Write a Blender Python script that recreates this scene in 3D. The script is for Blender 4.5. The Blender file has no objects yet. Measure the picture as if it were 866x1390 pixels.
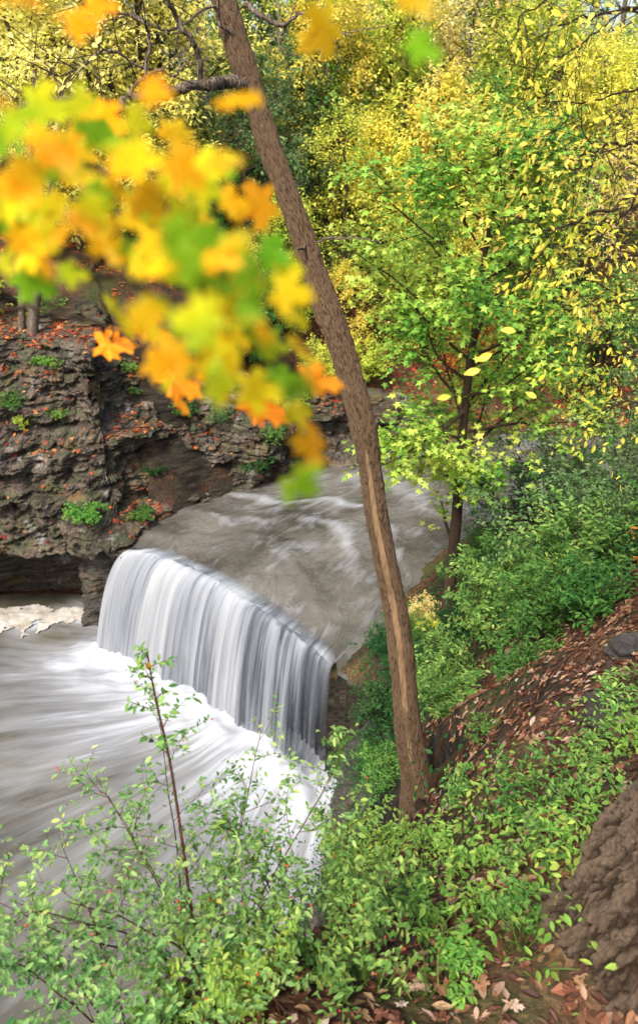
import bpy, math, random
import numpy as np
from mathutils import Vector

C = bpy.context.scene.collection
PI = math.pi
nrm = lambda v: v / np.maximum(np.linalg.norm(v, axis=-1, keepdims=True), 1e-9)

# ------------------------------------------------------------------ camera
F, CX, CY, PITCH, CAMZ = 1010.0, 433.0, 695.0, math.radians(30), 11.0
cp, sp = math.cos(PITCH), math.sin(PITCH)
cam_d = bpy.data.cameras.new('camera'); cam = bpy.data.objects.new('camera', cam_d); C.objects.link(cam)
cam.location = (0, 0, CAMZ); cam.rotation_euler = (PI/2 - PITCH, 0, 0)
cam_d.sensor_fit = 'VERTICAL'; cam_d.sensor_height = 36; cam_d.lens = 36*F/1390
cam_d.clip_start = 0.05; cam_d.clip_end = 2000
cam_d.dof.use_dof = True; cam_d.dof.focus_distance = 6.0; cam_d.dof.aperture_fstop = 2.7
bpy.context.scene.camera = cam

def at(px, py, depth):
    """world point seen at a photograph pixel, at a real depth in metres"""
    a, b = (px-CX)/F*depth, (py-CY)/F*depth
    return np.array([a, depth*cp - b*sp, CAMZ - depth*sp - b*cp])
def atz(px, py, z):
    r = at(px, py, 1.0) - np.array([0, 0, CAMZ]); t = (z-CAMZ)/r[2]
    return np.array([r[0]*t, r[1]*t, z])

# ------------------------------------------------------------------ noise
def _h(ix, iy, iz, seed):
    n = (ix*374761393 + iy*668265263 + iz*2147483647 + seed*1274126177) & 0xffffffff
    n = ((n ^ (n >> 13)) * 1274126177) & 0xffffffff
    n = ((n ^ (n >> 16)) * 2246822519) & 0xffffffff
    return ((n ^ (n >> 15)) & 0xffffff) / 0xffffff
def vnoise(p, seed=0):
    p = np.asarray(p, float); i = np.floor(p).astype(np.int64); f = p - i; f = f*f*(3-2*f)
    x, y, z = i[..., 0], i[..., 1], i[..., 2]; r = 0
    for a in (0, 1):
        for b in (0, 1):
            for c in (0, 1):
                w = (f[..., 0] if a else 1-f[..., 0])*(f[..., 1] if b else 1-f[..., 1])*(f[..., 2] if c else 1-f[..., 2])
                r = r + w*_h(x+a, y+b, z+c, seed)
    return r*2-1
def fbm(p, o=4, seed=0, g=.5):
    p = np.asarray(p, float); r = 0; a = 1.
    for k in range(o): r = r + a*vnoise(p*2**k, seed+k*7); a *= g
    return r
def P3(x, y, z=0): return np.stack(np.broadcast_arrays(x, y, z), -1).astype(float)

# ------------------------------------------------------------------ meshes
def tag(o, label=None, cat=None, group=None, kind=None):
    for k, v in (('label', label), ('category', cat), ('group', group), ('kind', kind)):
        if v: o[k] = v
    return o
def make_mesh(name, V, faces, smooth=False, uv=None, attrs=None):
    """faces: list of int arrays (n,k)"""
    me = bpy.data.meshes.new(name); V = np.asarray(V, np.float32).reshape(-1, 3)
    faces = [np.asarray(f, np.int32) for f in faces if len(f)]
    me.vertices.add(len(V)); me.vertices.foreach_set('co', V.ravel())
    loops = np.concatenate([f.ravel() for f in faces]); tot = np.concatenate([np.full(len(f), f.shape[1], np.int32) for f in faces])
    me.loops.add(len(loops)); me.loops.foreach_set('vertex_index', loops)
    me.polygons.add(len(tot)); me.polygons.foreach_set('loop_start', np.concatenate([[0], np.cumsum(tot)[:-1]]).astype(np.int32))
    me.polygons.foreach_set('use_smooth', np.full(len(tot), smooth))
    if uv is not None:
        l = me.uv_layers.new(name='UVMap'); l.data.foreach_set('uv', np.asarray(uv, np.float32)[loops].ravel())
    for k, v in (attrs or {}).items():
        a = me.attributes.new(k, 'FLOAT', 'POINT'); a.data.foreach_set('value', np.asarray(v, np.float32).ravel())
    me.update(calc_edges=True); me.validate()
    return me
def obj(name, me, mat=None, parent=None, loc=None):
    o = bpy.data.objects.new(name, me); C.objects.link(o)
    if mat: me.materials.append(mat)
    if parent: o.parent = parent
    if loc is not None: o.location = loc
    return o
def empty(name, loc, rz=0):
    o = bpy.data.objects.new(name, None); C.objects.link(o); o.location = loc; o.rotation_euler = (0, 0, rz); o.empty_display_size = .2
    return o
def grid_faces(nu, nv, off=0, wrap=False):
    i = np.arange(nu if wrap else nu-1)[:, None]; j = np.arange(nv-1)[None]
    i2 = (i+1) % nu
    return np.stack([i*nv+j, i2*nv+j, i2*nv+j+1, i*nv+j+1], -1).reshape(-1, 4) + off

class MB:
    def __init__(s): s.V = []; s.F = {}; s.n = 0
    def add(s, V, fs):
        V = np.asarray(V, float).reshape(-1, 3)
        for f in fs:
            f = np.asarray(f)
            if len(f): s.F.setdefault(f.shape[1], []).append(f + s.n)
        s.V.append(V); s.n += len(V)
    def tube(s, pts, rad, sides=6, cap=True):
        pts = np.asarray(pts, float); rad = np.asarray(rad, float)
        t = nrm(np.gradient(pts, axis=0)); ref = np.array([.31, .95, .1]) if abs(t[0][1]) < .8 else np.array([1., .1, .1])
        a = nrm(np.cross(t, ref)); b = np.cross(t, a)
        th = np.linspace(0, 2*PI, sides, endpoint=False)
        V = pts[None] + rad[None, :, None]*(np.cos(th)[:, None, None]*a[None] + np.sin(th)[:, None, None]*b[None])
        n = len(pts); fs = [grid_faces(sides, n, 0, True)]
        if cap: fs.append(np.array([[k*n+n-1 for k in range(sides)]]))
        s.add(V, fs)
    def mesh(s, name, smooth=True): return make_mesh(name, np.concatenate(s.V), [np.concatenate(f) for f in s.F.values()], smooth)

# ------------------------------------------------------------------ materials
def nt(name):
    m = bpy.data.materials.new(name); m.use_nodes = True; t = m.node_tree; t.nodes.clear(); return m, t
def N(t, typ, **kw):
    n = t.nodes.new(typ)
    for k, v in kw.items():
        if k.startswith('i_'):
            key = k[2:].replace('_', ' '); n.inputs[key].default_value = v
        else: setattr(n, k, v)
    return n
def L(t, a, b): t.links.new(a, b)
def ramp(t, src, stops, interp='LINEAR'):
    r = N(t, 'ShaderNodeValToRGB'); e = r.color_ramp.elements; r.color_ramp.interpolation = interp
    while len(e) < len(stops): e.new(.5)
    for k, (p, c) in enumerate(stops):
        e[k].position = p; e[k].color = (*c, 1) if len(c) == 3 else c
    L(t, src, r.inputs[0]); return r.outputs[0]
def math_(t, op, a, b=None, clamp=False):
    n = N(t, 'ShaderNodeMath', operation=op, use_clamp=clamp)
    for k, v in enumerate((a, b)):
        if v is None: continue
        if isinstance(v, (int, float)): n.inputs[k].default_value = v
        else: L(t, v, n.inputs[k])
    return n.outputs[0]
def mix(t, f, a, b, mode='MIX'):
    n = N(t, 'ShaderNodeMix', data_type='RGBA', blend_type=mode)
    for s_, v in ((n.inputs[0], f), (n.inputs[6], a), (n.inputs[7], b)):
        if isinstance(v, (int, float)): s_.default_value = v
        elif isinstance(v, tuple): s_.default_value = (*v, 1)
        else: L(t, v, s_)
    return n.outputs[2]
def noise(t, vec, scale, detail=4, rough=.55, dist=0, out=0):
    n = N(t, 'ShaderNodeTexNoise'); n.inputs['Scale'].default_value = scale; n.inputs['Detail'].default_value = detail
    n.inputs['Roughness'].default_value = rough; n.inputs['Distortion'].default_value = dist
    if vec is not None: L(t, vec, n.inputs['Vector'])
    return n.outputs[out]
def mapping(t, vec, scale=(1, 1, 1), loc=(0, 0, 0)):
    n = N(t, 'ShaderNodeMapping'); n.inputs['Scale'].default_value = scale; n.inputs['Location'].default_value = loc
    L(t, vec, n.inputs['Vector']); return n.outputs[0]
def bump(t, h, strength=.5, dist=.02, nin=None):
    n = N(t, 'ShaderNodeBump'); n.inputs['Strength'].default_value = strength; n.inputs['Distance'].default_value = dist
    L(t, h, n.inputs['Height'])
    if nin: L(t, nin, n.inputs['Normal'])
    return n.outputs[0]
def out(t, sh): L(t, sh, N(t, 'ShaderNodeOutputMaterial').inputs[0])
def princ(t, col, rough=.7, spec=.3, normal=None):
    p = N(t, 'ShaderNodeBsdfPrincipled')
    for key, v in (('Base Color', col), ('Roughness', rough), ('Specular IOR Level', spec)):
        if isinstance(v, (int, float)): p.inputs[key].default_value = v
        elif isinstance(v, tuple): p.inputs[key].default_value = (*v, 1)
        else: L(t, v, p.inputs[key])
    if normal: L(t, normal, p.inputs['Normal'])
    return p

def leaf_mat(name, stops, clump=.5, cscale=.6, trans=.5, rough=.5, spec=.2):
    m, t = nt(name); g = N(t, 'ShaderNodeNewGeometry'); tc = N(t, 'ShaderNodeTexCoord'); oi = N(t, 'ShaderNodeObjectInfo')
    vec = N(t, 'ShaderNodeVectorMath', operation='ADD'); L(t, tc.outputs['Object'], vec.inputs[0]); L(t, oi.outputs['Location'], vec.inputs[1])
    n = noise(t, vec.outputs[0], cscale, 3)
    n = math_(t, 'MULTIPLY_ADD', n, 2.6); n.node.inputs[2].default_value = -.8
    f = math_(t, 'ADD', math_(t, 'MULTIPLY', n, clump), math_(t, 'MULTIPLY', g.outputs['Random Per Island'], 1-clump), True)
    col = ramp(t, f, stops)
    hs = N(t, 'ShaderNodeHueSaturation'); L(t, col, hs.inputs['Color'])
    L(t, math_(t, 'MULTIPLY_ADD', math_(t, 'FRACT', math_(t, 'MULTIPLY', g.outputs['Random Per Island'], 37.7)), .55), hs.inputs['Value'])
    hs.inputs['Value'].links[0].from_node.inputs[2].default_value = .72
    L(t, math_(t, 'MULTIPLY_ADD', oi.outputs['Random'], .03), hs.inputs['Hue']); hs.inputs['Hue'].links[0].from_node.inputs[2].default_value = .485
    col = hs.outputs[0]
    p = princ(t, col, rough, spec); tr = N(t, 'ShaderNodeBsdfTranslucent'); L(t, col, tr.inputs[0])
    ms = N(t, 'ShaderNodeMixShader'); ms.inputs[0].default_value = trans
    L(t, p.outputs[0], ms.inputs[1]); L(t, tr.outputs[0], ms.inputs[2]); out(t, ms.outputs[0]); return m

GREEN = [(0, (.03, .10, .02)), (.5, (.08, .2, .035)), (1, (.22, .34, .07))]
M = {}
M['green'] = leaf_mat('green_leaves', GREEN)
M['deep'] = leaf_mat('deep_green_leaves', [(0, (.012, .05, .014)), (.6, (.035, .11, .028)), (1, (.10, .2, .045))])
M['greygreen'] = leaf_mat('grey_green_leaves', [(0, (.035, .09, .025)), (.5, (.12, .21, .07)), (1, (.32, .40, .16))], cscale=1.2)
M['mint'] = leaf_mat('fresh_green_leaves', [(0, (.045, .14, .03)), (.5, (.14, .29, .06)), (.85, (.32, .46, .1)), (1, (.6, .56, .1))], clump=.35, cscale=2)
M['pale'] = leaf_mat('pale_green_leaves', [(0, (.08, .21, .06)), (.5, (.23, .40, .12)), (.85, (.42, .56, .17)), (1, (.72, .68, .14))], clump=.3, cscale=2, trans=.58)
M['lime'] = leaf_mat('lime_leaves', [(0, (.06, .19, .025)), (.5, (.17, .36, .06)), (1, (.42, .5, .09))], cscale=1.5)
M['yg'] = leaf_mat('yellow_green_leaves', [(0, (.13, .30, .035)), (.4, (.38, .52, .07)), (.7, (.68, .68, .10)), (1, (.84, .74, .14))])
M['yellow'] = leaf_mat('yellow_leaves', [(0, (.42, .48, .07)), (.35, (.74, .68, .09)), (.75, (.87, .76, .14)), (1, (.84, .62, .13))])
M['lemon'] = leaf_mat('lemon_leaves', [(0, (.6, .56, .09)), (.4, (.86, .78, .18)), (1, (.92, .86, .36))], trans=.6)
M['tan'] = leaf_mat('tan_leaves', [(0, (.4, .40, .10)), (.4, (.72, .61, .2)), (.7, (.78, .58, .27)), (1, (.84, .73, .24))])
M['rust'] = leaf_mat('rust_leaves', [(0, (.3, .06, .015)), (.5, (.5, .16, .03)), (1, (.6, .32, .05))])
M['red'] = leaf_mat('red_leaves', [(0, (.14, .006, .008)), (1, (.42, .02, .015))])
M['hero'] = leaf_mat('maple_green_leaves', [(0, (.05, .15, .02)), (.22, (.12, .28, .04)), (.44, (.30, .46, .06)), (.66, (.54, .6, .1)), (1, (.78, .7, .14))], clump=.65, cscale=.5)
M['orange'] = leaf_mat('orange_maple_leaves', [(0, (.12, .32, .015)), (.33, (.34, .5, .02)), (.44, (.70, .58, .02)), (.62, (.88, .46, .015)), (1, (.86, .24, .012))], clump=.5, cscale=4, trans=.65)
M['amber'] = leaf_mat('amber_leaves', [(0, (.8, .34, .02)), (1, (.85, .2, .015))], trans=.5)
M['gold'] = leaf_mat('golden_leaves', [(0, (.3, .42, .04)), (.25, (.72, .66, .06)), (.7, (.88, .74, .1)), (.9, (.88, .66, .16)), (1, (.8, .5, .1))], cscale=2, trans=.58)
M['litter'] = leaf_mat('fallen_brown_leaves', [(0, (.03, .014, .008)), (.3, (.09, .035, .018)), (.55, (.18, .072, .036)), (.75, (.22, .135, .065)), (.9, (.26, .17, .11)), (.97, (.38, .32, .26)), (1, (.4, .1, .02))], clump=.12, cscale=2, trans=.1, rough=.55, spec=.2)
M['litter_red'] = leaf_mat('fallen_red_leaves', [(0, (.06, .012, .008)), (.4, (.18, .035, .014)), (.7, (.32, .10, .025)), (1, (.42, .24, .09))], clump=.35, cscale=1.2, trans=.15)
M['grass'] = leaf_mat('grass_blades', [(0, (.05, .12, .02)), (.7, (.14, .2, .04)), (1, (.4, .33, .14))], cscale=2)

def bark_mat(name, c0, c1, c2, sc=14, zs=.16, moss=0, bstr=.9, bd=.03, ridge=False):
    m, t = nt(name); tc = N(t, 'ShaderNodeTexCoord'); v = mapping(t, tc.outputs['Object'], (1, 1, zs))
    a = noise(t, v, sc, 6, .65, .6); b = noise(t, v, sc*3.1, 5, .6); c = noise(t, tc.outputs['Object'], 1.7, 3)
    vo = N(t, 'ShaderNodeTexVoronoi'); vo.feature = 'DISTANCE_TO_EDGE'; vo.inputs['Scale'].default_value = sc*1.2
    vd = N(t, 'ShaderNodeVectorMath', operation='ADD'); L(t, v, vd.inputs[0]); L(t, noise(t, v, sc*.8, 3, out=1), vd.inputs[1]); L(t, vd.outputs[0], vo.inputs['Vector'])
    h = math_(t, 'ADD', math_(t, 'MULTIPLY', a, .7), math_(t, 'ADD', math_(t, 'MULTIPLY', math_(t, 'MULTIPLY', vo.outputs[0], 3, True), .5), math_(t, 'MULTIPLY', b, .25)))
    col = ramp(t, h, [(.3, c0), (.62, c1), (.95, c2)])
    if ridge: col = mix(t, ramp(t, N(t, 'ShaderNodeAttribute', attribute_name='ridge').outputs['Fac'], [(.05, (0, 0, 0)), (.75, (1, 1, 1))]), mix(t, .7, col, c0), mix(t, .42, col, c2))
    col = mix(t, math_(t, 'MULTIPLY', c, .35), col, tuple(.6*x for x in c1))
    if moss: col = mix(t, ramp(t, noise(t, tc.outputs['Object'], 2.3, 4), [(.52, (0, 0, 0)), (.66, (moss, moss, moss))]), col, (.07, .12, .03))
    out(t, princ(t, col, .9, .08, bump(t, h, bstr, bd)).outputs[0]); return m
M['bark'] = bark_mat('grey_brown_bark', (.025, .018, .013), (.11, .08, .055), (.2, .16, .12), 8)
M['barkpale'] = bark_mat('pale_grey_bark', (.12, .11, .1), (.3, .27, .24), (.45, .42, .38), 6)
M['bark_lean'] = bark_mat('furrowed_tan_bark', (.022, .012, .006), (.12, .07, .037), (.33, .22, .13), 26, .12, .0, 1.0, .02, True)
M['bark_big'] = bark_mat('deeply_furrowed_bark', (.014, .008, .005), (.12, .075, .045), (.34, .25, .17), 30, .4, .0, 1.0, .012, True)
M['twig'] = bark_mat('dark_twig_bark', (.025, .015, .01), (.07, .045, .03), (.13, .09, .06), 20)
M['twig_red'] = bark_mat('reddish_stem_bark', (.05, .018, .01), (.13, .055, .03), (.2, .1, .06), 20)
m, t = nt('berry_skin'); out(t, princ(t, (.6, .02, .015), .25, .5).outputs[0]); M['berry'] = m
m, t = nt('bare_wood'); tc = N(t, 'ShaderNodeTexCoord')
h = noise(t, mapping(t, tc.outputs['Object'], (1, 1, .06)), 22, 5); out(t, princ(t, ramp(t, h, [(.3, (.05, .028, .014)), (.7, (.21, .13, .062))]), .7, .25, bump(t, h, .5, .01)).outputs[0]); M['barewood'] = m

# soil, rock
def soil_mat():
    m, t = nt('leaf_mould_soil'); tc = N(t, 'ShaderNodeTexCoord'); v = tc.outputs['Object']
    vo = N(t, 'ShaderNodeTexVoronoi'); vo.inputs['Scale'].default_value = 34; L(t, mapping(t, v, (1, 1.2, 1)), vo.inputs['Vector'])
    sep = N(t, 'ShaderNodeSeparateColor'); L(t, vo.outputs['Color'], sep.inputs[0])
    leafc = ramp(t, sep.outputs[0], [(0, (.03, .015, .009)), (.4, (.07, .03, .016)), (.7, (.13, .055, .028)), (1, (.2, .11, .06))])
    dirt = ramp(t, noise(t, v, 9, 6), [(.3, (.022, .015, .01)), (.7, (.07, .048, .032))])
    col = mix(t, ramp(t, noise(t, v, 1.4, 5), [(.4, (0, 0, 0)), (.58, (.85, .85, .85))]), dirt, leafc)
    col = mix(t, ramp(t, noise(t, v, .55, 4), [(.5, (0, 0, 0)), (.62, (.6, .6, .6))]), col, (.045, .075, .02))
    g = N(t, 'ShaderNodeNewGeometry'); sn = N(t, 'ShaderNodeSeparateXYZ'); L(t, g.outputs['True Normal'], sn.inputs[0])
    rk = ramp(t, noise(t, mapping(t, v, (.6, .6, 3)), 3, 7, .7), [(.35, (.008, .007, .006)), (.55, (.03, .025, .018)), (.72, (.08, .065, .05))])
    col = mix(t, ramp(t, sn.outputs[2], [(.38, (0, 0, 0)), (.6, (1, 1, 1))]), rk, col)
    h = math_(t, 'ADD', noise(t, v, 14, 6), math_(t, 'MULTIPLY', sep.outputs[1], .5))
    out(t, princ(t, col, .95, .05, bump(t, h, .8, .05)).outputs[0]); return m
M['soil'] = soil_mat()
def rock_mat(name, wet=0):
    m, t = nt(name); tc = N(t, 'ShaderNodeTexCoord'); g = N(t, 'ShaderNodeNewGeometry'); v = tc.outputs['Object']
    st = noise(t, mapping(t, v, (.35, .35, 4.0)), 2.2, 7, .65, .4)
    gr = noise(t, v, 11, 8, .7); big = noise(t, v, .7, 4)
    col = ramp(t, math_(t, 'ADD', math_(t, 'MULTIPLY', st, .6), math_(t, 'MULTIPLY', gr, .4)), [(.34, (.010, .008, .006)), (.46, (.035, .026, .018)), (.58, (.11, .082, .058)), (.76, (.25, .2, .15))])
    col = mix(t, ramp(t, noise(t, v, 1.1, 5), [(.55, (0, 0, 0)), (.68, (.75, .75, .75))]), col, (.17, .10, .035))   # rusty seep stains
    col = mix(t, ramp(t, noise(t, mapping(t, v, (1, 1, .5), (3, 7, 1)), 1.5, 6, .65), [(.60, (0, 0, 0)), (.68, (.7, .7, .7))]), col, (.27, .25, .23)) if not wet else col  # pale lichen
    sepn = N(t, 'ShaderNodeSeparateXYZ'); L(t, g.outputs['Normal'], sepn.inputs[0])
    mm = math_(t, 'MULTIPLY', ramp(t, noise(t, v, 2.1, 5), [(.45, (0, 0, 0)), (.6, (1, 1, 1))]), ramp(t, sepn.outputs[2], [(.0, (.12, .12, .12)), (.5, (1, 1, 1))]))
    col = mix(t, math_(t, 'MULTIPLY', mm, .45), col, (.04, .065, .018))
    if wet: col = mix(t, .6, col, (.02, .017, .014))
    h = math_(t, 'ADD', math_(t, 'MULTIPLY', st, 1.2), math_(t, 'MULTIPLY', gr, .6))
    out(t, princ(t, col, .35 if wet else .72, .5 if wet else .3, bump(t, h, 1, .09)).outputs[0]); return m
M['rock'] = rock_mat('layered_shale_rock'); M['wetrock'] = rock_mat('wet_dark_rock', 1)

# ------------------------------------------------------------------ terrain
LEFT = np.array([(-5.3, 17.3), (-4.3, 18.8), (-2.7, 20.2), (-.6, 21.3), (1.2, 22.7), (3, 23.5), (6, 24.2), (10, 24.6), (20, 24.8), (34, 25)], float)
RIGHT = np.array([(.35, 12.1), (1.5, 14), (2.7, 16.2), (4.2, 18.2), (5.4, 18.9), (7, 19.4), (9, 19.8), (12, 20), (21, 20.2), (34, 20.4)], float)
def seg(p, n):
    p = np.asarray(p, float); s = np.linspace(0, len(p)-1, n); i = np.clip(s.astype(int), 0, len(p)-2); f = (s-i)[:, None]
    pm = p[np.clip(i-1, 0, None)]; p0 = p[i]; p1 = p[i+1]; p2 = p[np.clip(i+2, None, len(p)-1)]
    return .5*((2*p0) + (p1-pm)*f + (2*pm-5*p0+4*p1-p2)*f**2 + (3*p0-pm-3*p1+p2)*f**3)
LS, RS = seg(LEFT, 260), seg(RIGHT, 260)
LIPN = 200
LIP = np.array([atz(*q, 0)[:2] for q in [(176, 747), (205, 752), (240, 764), (275, 781), (305, 797), (340, 818), (370, 838), (400, 862), (425, 884), (450, 908)]])
LIPS = seg(LIP, LIPN)
def inpoly(x, y, poly):
    r = np.zeros(np.shape(x), bool); n = len(poly); j = n-1
    for i in range(n):
        xi, yi = poly[i]; xj, yj = poly[j]
        c = ((yi > y) != (yj > y)) & (x < (xj-xi)*(y-yi)/(yj-yi+1e-12)+xi); r ^= c; j = i
    return r
RIVPOLY = np.concatenate([LS[::6], RS[::-6], LIP[::-1]])
POOLPOLY = np.concatenate([LIP, [(.9, 11.4), (.5, 10), (-.2, 8.4), (-1.2, 6), (-2.2, 4), (-3.4, 2), (-5, 0), (-7, -4), (-12, -8), (-22, -8), (-24, 14), (-16, 17.2), (-10, 18.8), (-6.3, 18.6)]])
CAVE = np.array([(-18, 13.8), (-14, 15.6), (-11, 16.6), (-8.5, 17), (-6.6, 17), (-5.2, 17.2), (-4.9, 18.9), (-6.4, 20.9), (-8.5, 21.0), (-11.4, 20.6), (-15.3, 19.6), (-19.5, 17.6)])
CTRL = [  # right bank
 (0,-3,10.0),(4,-3,10.6),(10,-4,12),(-3,-3,8.6),(0,-.2,9.3),(-1.2,0,8.3),(1.6,.2,9.0),(3,1.5,9.0),(.6,.9,8.25),(-.3,.9,8.0),(.3,1.35,7.9),(1.0,1.35,7.95),(1.5,1.25,8.2),(-.55,1.8,7.62),(-.8,1.45,7.7),(.06,1.94,7.5),(.76,1.7,7.85),(.54,2.46,7.15),(1.06,2.66,7.35),(.68,3.23,6.35),(1.45,4.07,6.8),(2.36,4.34,7.5),(1.2,5.2,5.75),(1.55,2.1,8.05),(2.5,6,5.7),
 (-.15,2.8,6.2),(.4,3.9,5.2),(.95,4.75,5.05),(3.4,6.7,6.3),(4.5,4,8.6),(6,6,8),(8,2,10.5),
 (-1.25,1.8,5.2),(-.95,2.9,4.0),(-.25,4.2,2.6),(.35,5.6,2.2),(1.2,6.2,4.2),(-2.6,0,5),(-3.4,2,-3.5),(-2.1,4,-3.6),(-1.2,6,-3.8),(-.2,8.4,-3.8),(.5,10,-3.8),(.95,8,1.6),(1.15,10,.9),(1.05,11.6,.35),
 (2,8.5,3.1),(2.7,12.3,1.3),(4,9,4.4),(5,13,2.6),(8,10,6.3),(8,15,3),(12,17,3.4),(12,8,9.5),(15,15,7),(25,18,6),(34,10,12),(20,2,13),
 (1.5,12.3,.7),(5.4,17.2,.8),(7,18.2,.8),(11,18.8,.9),
 # far bank and slope
 (4,25.3,1.2),(7,26,1.5),(1.6,24.6,1.6),(12,26.6,1.6),(20,27,2.5),(34,28,4),(0,26,3.2),(5,30,4),(12,32,4.6),(22,33,6),(0,32,5.8),(8,38,7),(20,40,9),(0,40,9),
 (0,48,11),(12,48,11),(25,48,12),(-12,48,10),(-25,48,10.5),(0,60,11.5),(30,60,13),(-30,60,10.5),
 # left bank above the cliff
 (-16,18.2,4.9),(-12,19.5,4.9),(-9,20,4.6),(-6.6,20.1,4.4),(-4.4,20.9,4.1),(-2.6,22.3,3.5),(-1,23.4,2.7),(-12,24,7),(-7,24.5,6.4),(-3,26,5),(-16,28,9),(-8,30,8.3),(-14,38,11.5),(-25,22,8),(-30,32,12),(-6,38,9.8),
 # under the cliff
 (-16,14.8,-4),(-12,17,-4),(-9,17.8,-4),(-6.6,18,-4),(-14,5,-4.4),(-8,8,-4.4),(-4,12,-4.4),(-22,6,-4),(-30,12,3),(-32,-5,2),(-12,-10,2),(-5,-7,5)]
for k in range(0, 260, 22): CTRL += [(*LS[k], -.15), (*RS[k], -.1), (*(LS[k]*.5+RS[k]*.5), -.9)]
CT = np.array(CTRL, float)
def _k(r): return np.sqrt(r*r+.004)
A_ = _k(np.linalg.norm(CT[:, None, :2]-CT[None, :, :2], axis=-1)); n_ = len(CT)
Q_ = np.zeros((n_+3, n_+3)); Q_[:n_, :n_] = A_; Q_[:n_, n_] = 1; Q_[:n_, n_+1:] = CT[:, :2]; Q_[n_:, :n_] = Q_[:n_, n_:].T
W_ = np.linalg.solve(Q_, np.concatenate([CT[:, 2], [0, 0, 0]]))
def gz(x, y):
    x = np.asarray(x, float); y = np.asarray(y, float); sh = x.shape; xf, yf = x.ravel(), y.ravel(); z = np.zeros(len(xf))
    for s in range(0, len(xf), 20000):
        q = slice(s, s+20000); d = np.hypot(xf[q, None]-CT[None, :, 0], yf[q, None]-CT[None, :, 1])
        z[q] = _k(d)@W_[:n_] + W_[n_] + W_[n_+1]*xf[q] + W_[n_+2]*yf[q]
    far = np.maximum(0, yf-60); z -= far*.0
    z = np.clip(z, -5, 24)
    z += .10*fbm(P3(xf*.9, yf*.9), 4, 3) + .03*fbm(P3(xf*5, yf*5), 3, 5)
    inr = inpoly(xf, yf, RIVPOLY); z = np.where(inr, np.minimum(z, -.3), z)
    incv = inpoly(xf, yf, CAVE); z = np.where(incv, np.minimum(z, -3.9), z)
    inp = inpoly(xf, yf, POOLPOLY); z = np.where(inp, np.minimum(z, -3.7), z)
    return z.reshape(sh)
def g1(x, y): return float(gz(np.array([x]), np.array([y]))[0])
def axis(parts):
    r = []
    for a, b, st in parts: r += list(np.arange(a, b, st))
    return np.array(r + [parts[-1][1]])
gx = axis([(-300, -40, 20), (-40, -12, 1.2), (-12, -3, .22), (-3, 4.5, .12), (4.5, 14, .3), (14, 40, 1.3), (40, 300, 20)])
gy = axis([(-100, -10, 10), (-10, -1, .8), (-1, 14, .12), (14, 28, .2), (28, 62, .7), (62, 400, 26)])
GX, GY = np.meshgrid(gx, gy, indexing='ij'); GZ = gz(np.clip(GX, -40, 40), np.clip(GY, -12, 62))
GZ += np.maximum(0, np.abs(GX)-40)*.03
obj('terrain', make_mesh('terrain', P3(GX, GY, GZ), [grid_faces(len(gx), len(gy))], True), M['soil'])['kind'] = 'structure'

# ------------------------------------------------------------------ rock faces (shale strata, real overhangs)
def strata(z, u, seed=0):
    """outward step of each rock layer, in metres"""
    zz = z + .16*fbm(P3(u*.5, z*.6, 0), 4, seed) ; s = 0
    for k, (th, amp) in enumerate(((.62, .30), (.21, .13), (.075, .05))):
        lay = np.floor(zz/th + 13.7*k); fr = zz/th + 13.7*k - lay
        bl = _h(np.floor(u/(th*2.6) + _h(lay.astype(np.int64), lay.astype(np.int64)*0, lay.astype(np.int64)*0, 5+k)*9).astype(np.int64), lay.astype(np.int64), np.zeros_like(lay, dtype=np.int64), seed+k)
        ly = _h(lay.astype(np.int64), np.zeros_like(lay, dtype=np.int64), np.ones_like(lay, dtype=np.int64), seed+3*k)
        s = s + amp*(.6*ly + .4*bl - .5) - amp*.35*np.exp(-(fr/.12)**2)
    return s
def rock_wall(name, path, prof, nu, nv, mat, seed=1, amp=1., zstep=None, smooth=False):
    """path: foot line (n,2). prof(u01) -> (k,2) polyline of (setback, z); setback is away from the water"""
    pu = seg(path, nu); tang = nrm(np.gradient(pu, axis=0)); nor = np.stack([-tang[:, 1], tang[:, 0]], -1)
    ulen = np.concatenate([[0], np.cumsum(np.linalg.norm(np.diff(pu, axis=0), axis=1))])
    V = np.zeros((nu, nv, 3))
    for i in range(nu):
        pr = np.asarray(prof(i/(nu-1)), float); ln = np.concatenate([[0], np.cumsum(np.linalg.norm(np.diff(pr, axis=0), axis=1))])
        q = np.linspace(0, ln[-1], nv); sb = np.interp(q, ln, pr[:, 0]); z = np.interp(q, ln, pr[:, 1])
        V[i, :, 0] = pu[i, 0] + nor[i, 0]*sb; V[i, :, 1] = pu[i, 1] + nor[i, 1]*sb; V[i, :, 2] = z
    U = np.repeat(ulen[:, None], nv, 1)
    d = amp*(strata(V[..., 2], U, seed) + .50*fbm(P3(U*.55, V[..., 2]*.6, 0), 5, seed+9, .6) + .09*fbm(P3(U*4, V[..., 2]*7, 0), 5, seed+19, .65))
    if name == 'cliff': d = d*(.35+.65*np.clip((V[..., 2]+.75)/.5, 0, 1))
    V[..., 0] -= nor[:, None, 0]*d; V[..., 1] -= nor[:, None, 1]*d; V[..., 2] += .04*amp*fbm(V*1.5, 3, seed+4)
    return make_mesh(name, V, [grid_faces(nu, nv)], smooth)
cl_path = [(-18, 14.2), (-14, 16), (-11, 17), (-8.5, 17.35), (-6.6, 17.35), (-5.3, 17.5), (-4.3, 18.8), (-2.7, 20.2), (-.6, 21.4), (1.2, 22.9), (3.2, 23.8), (5, 24.3)]
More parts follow.
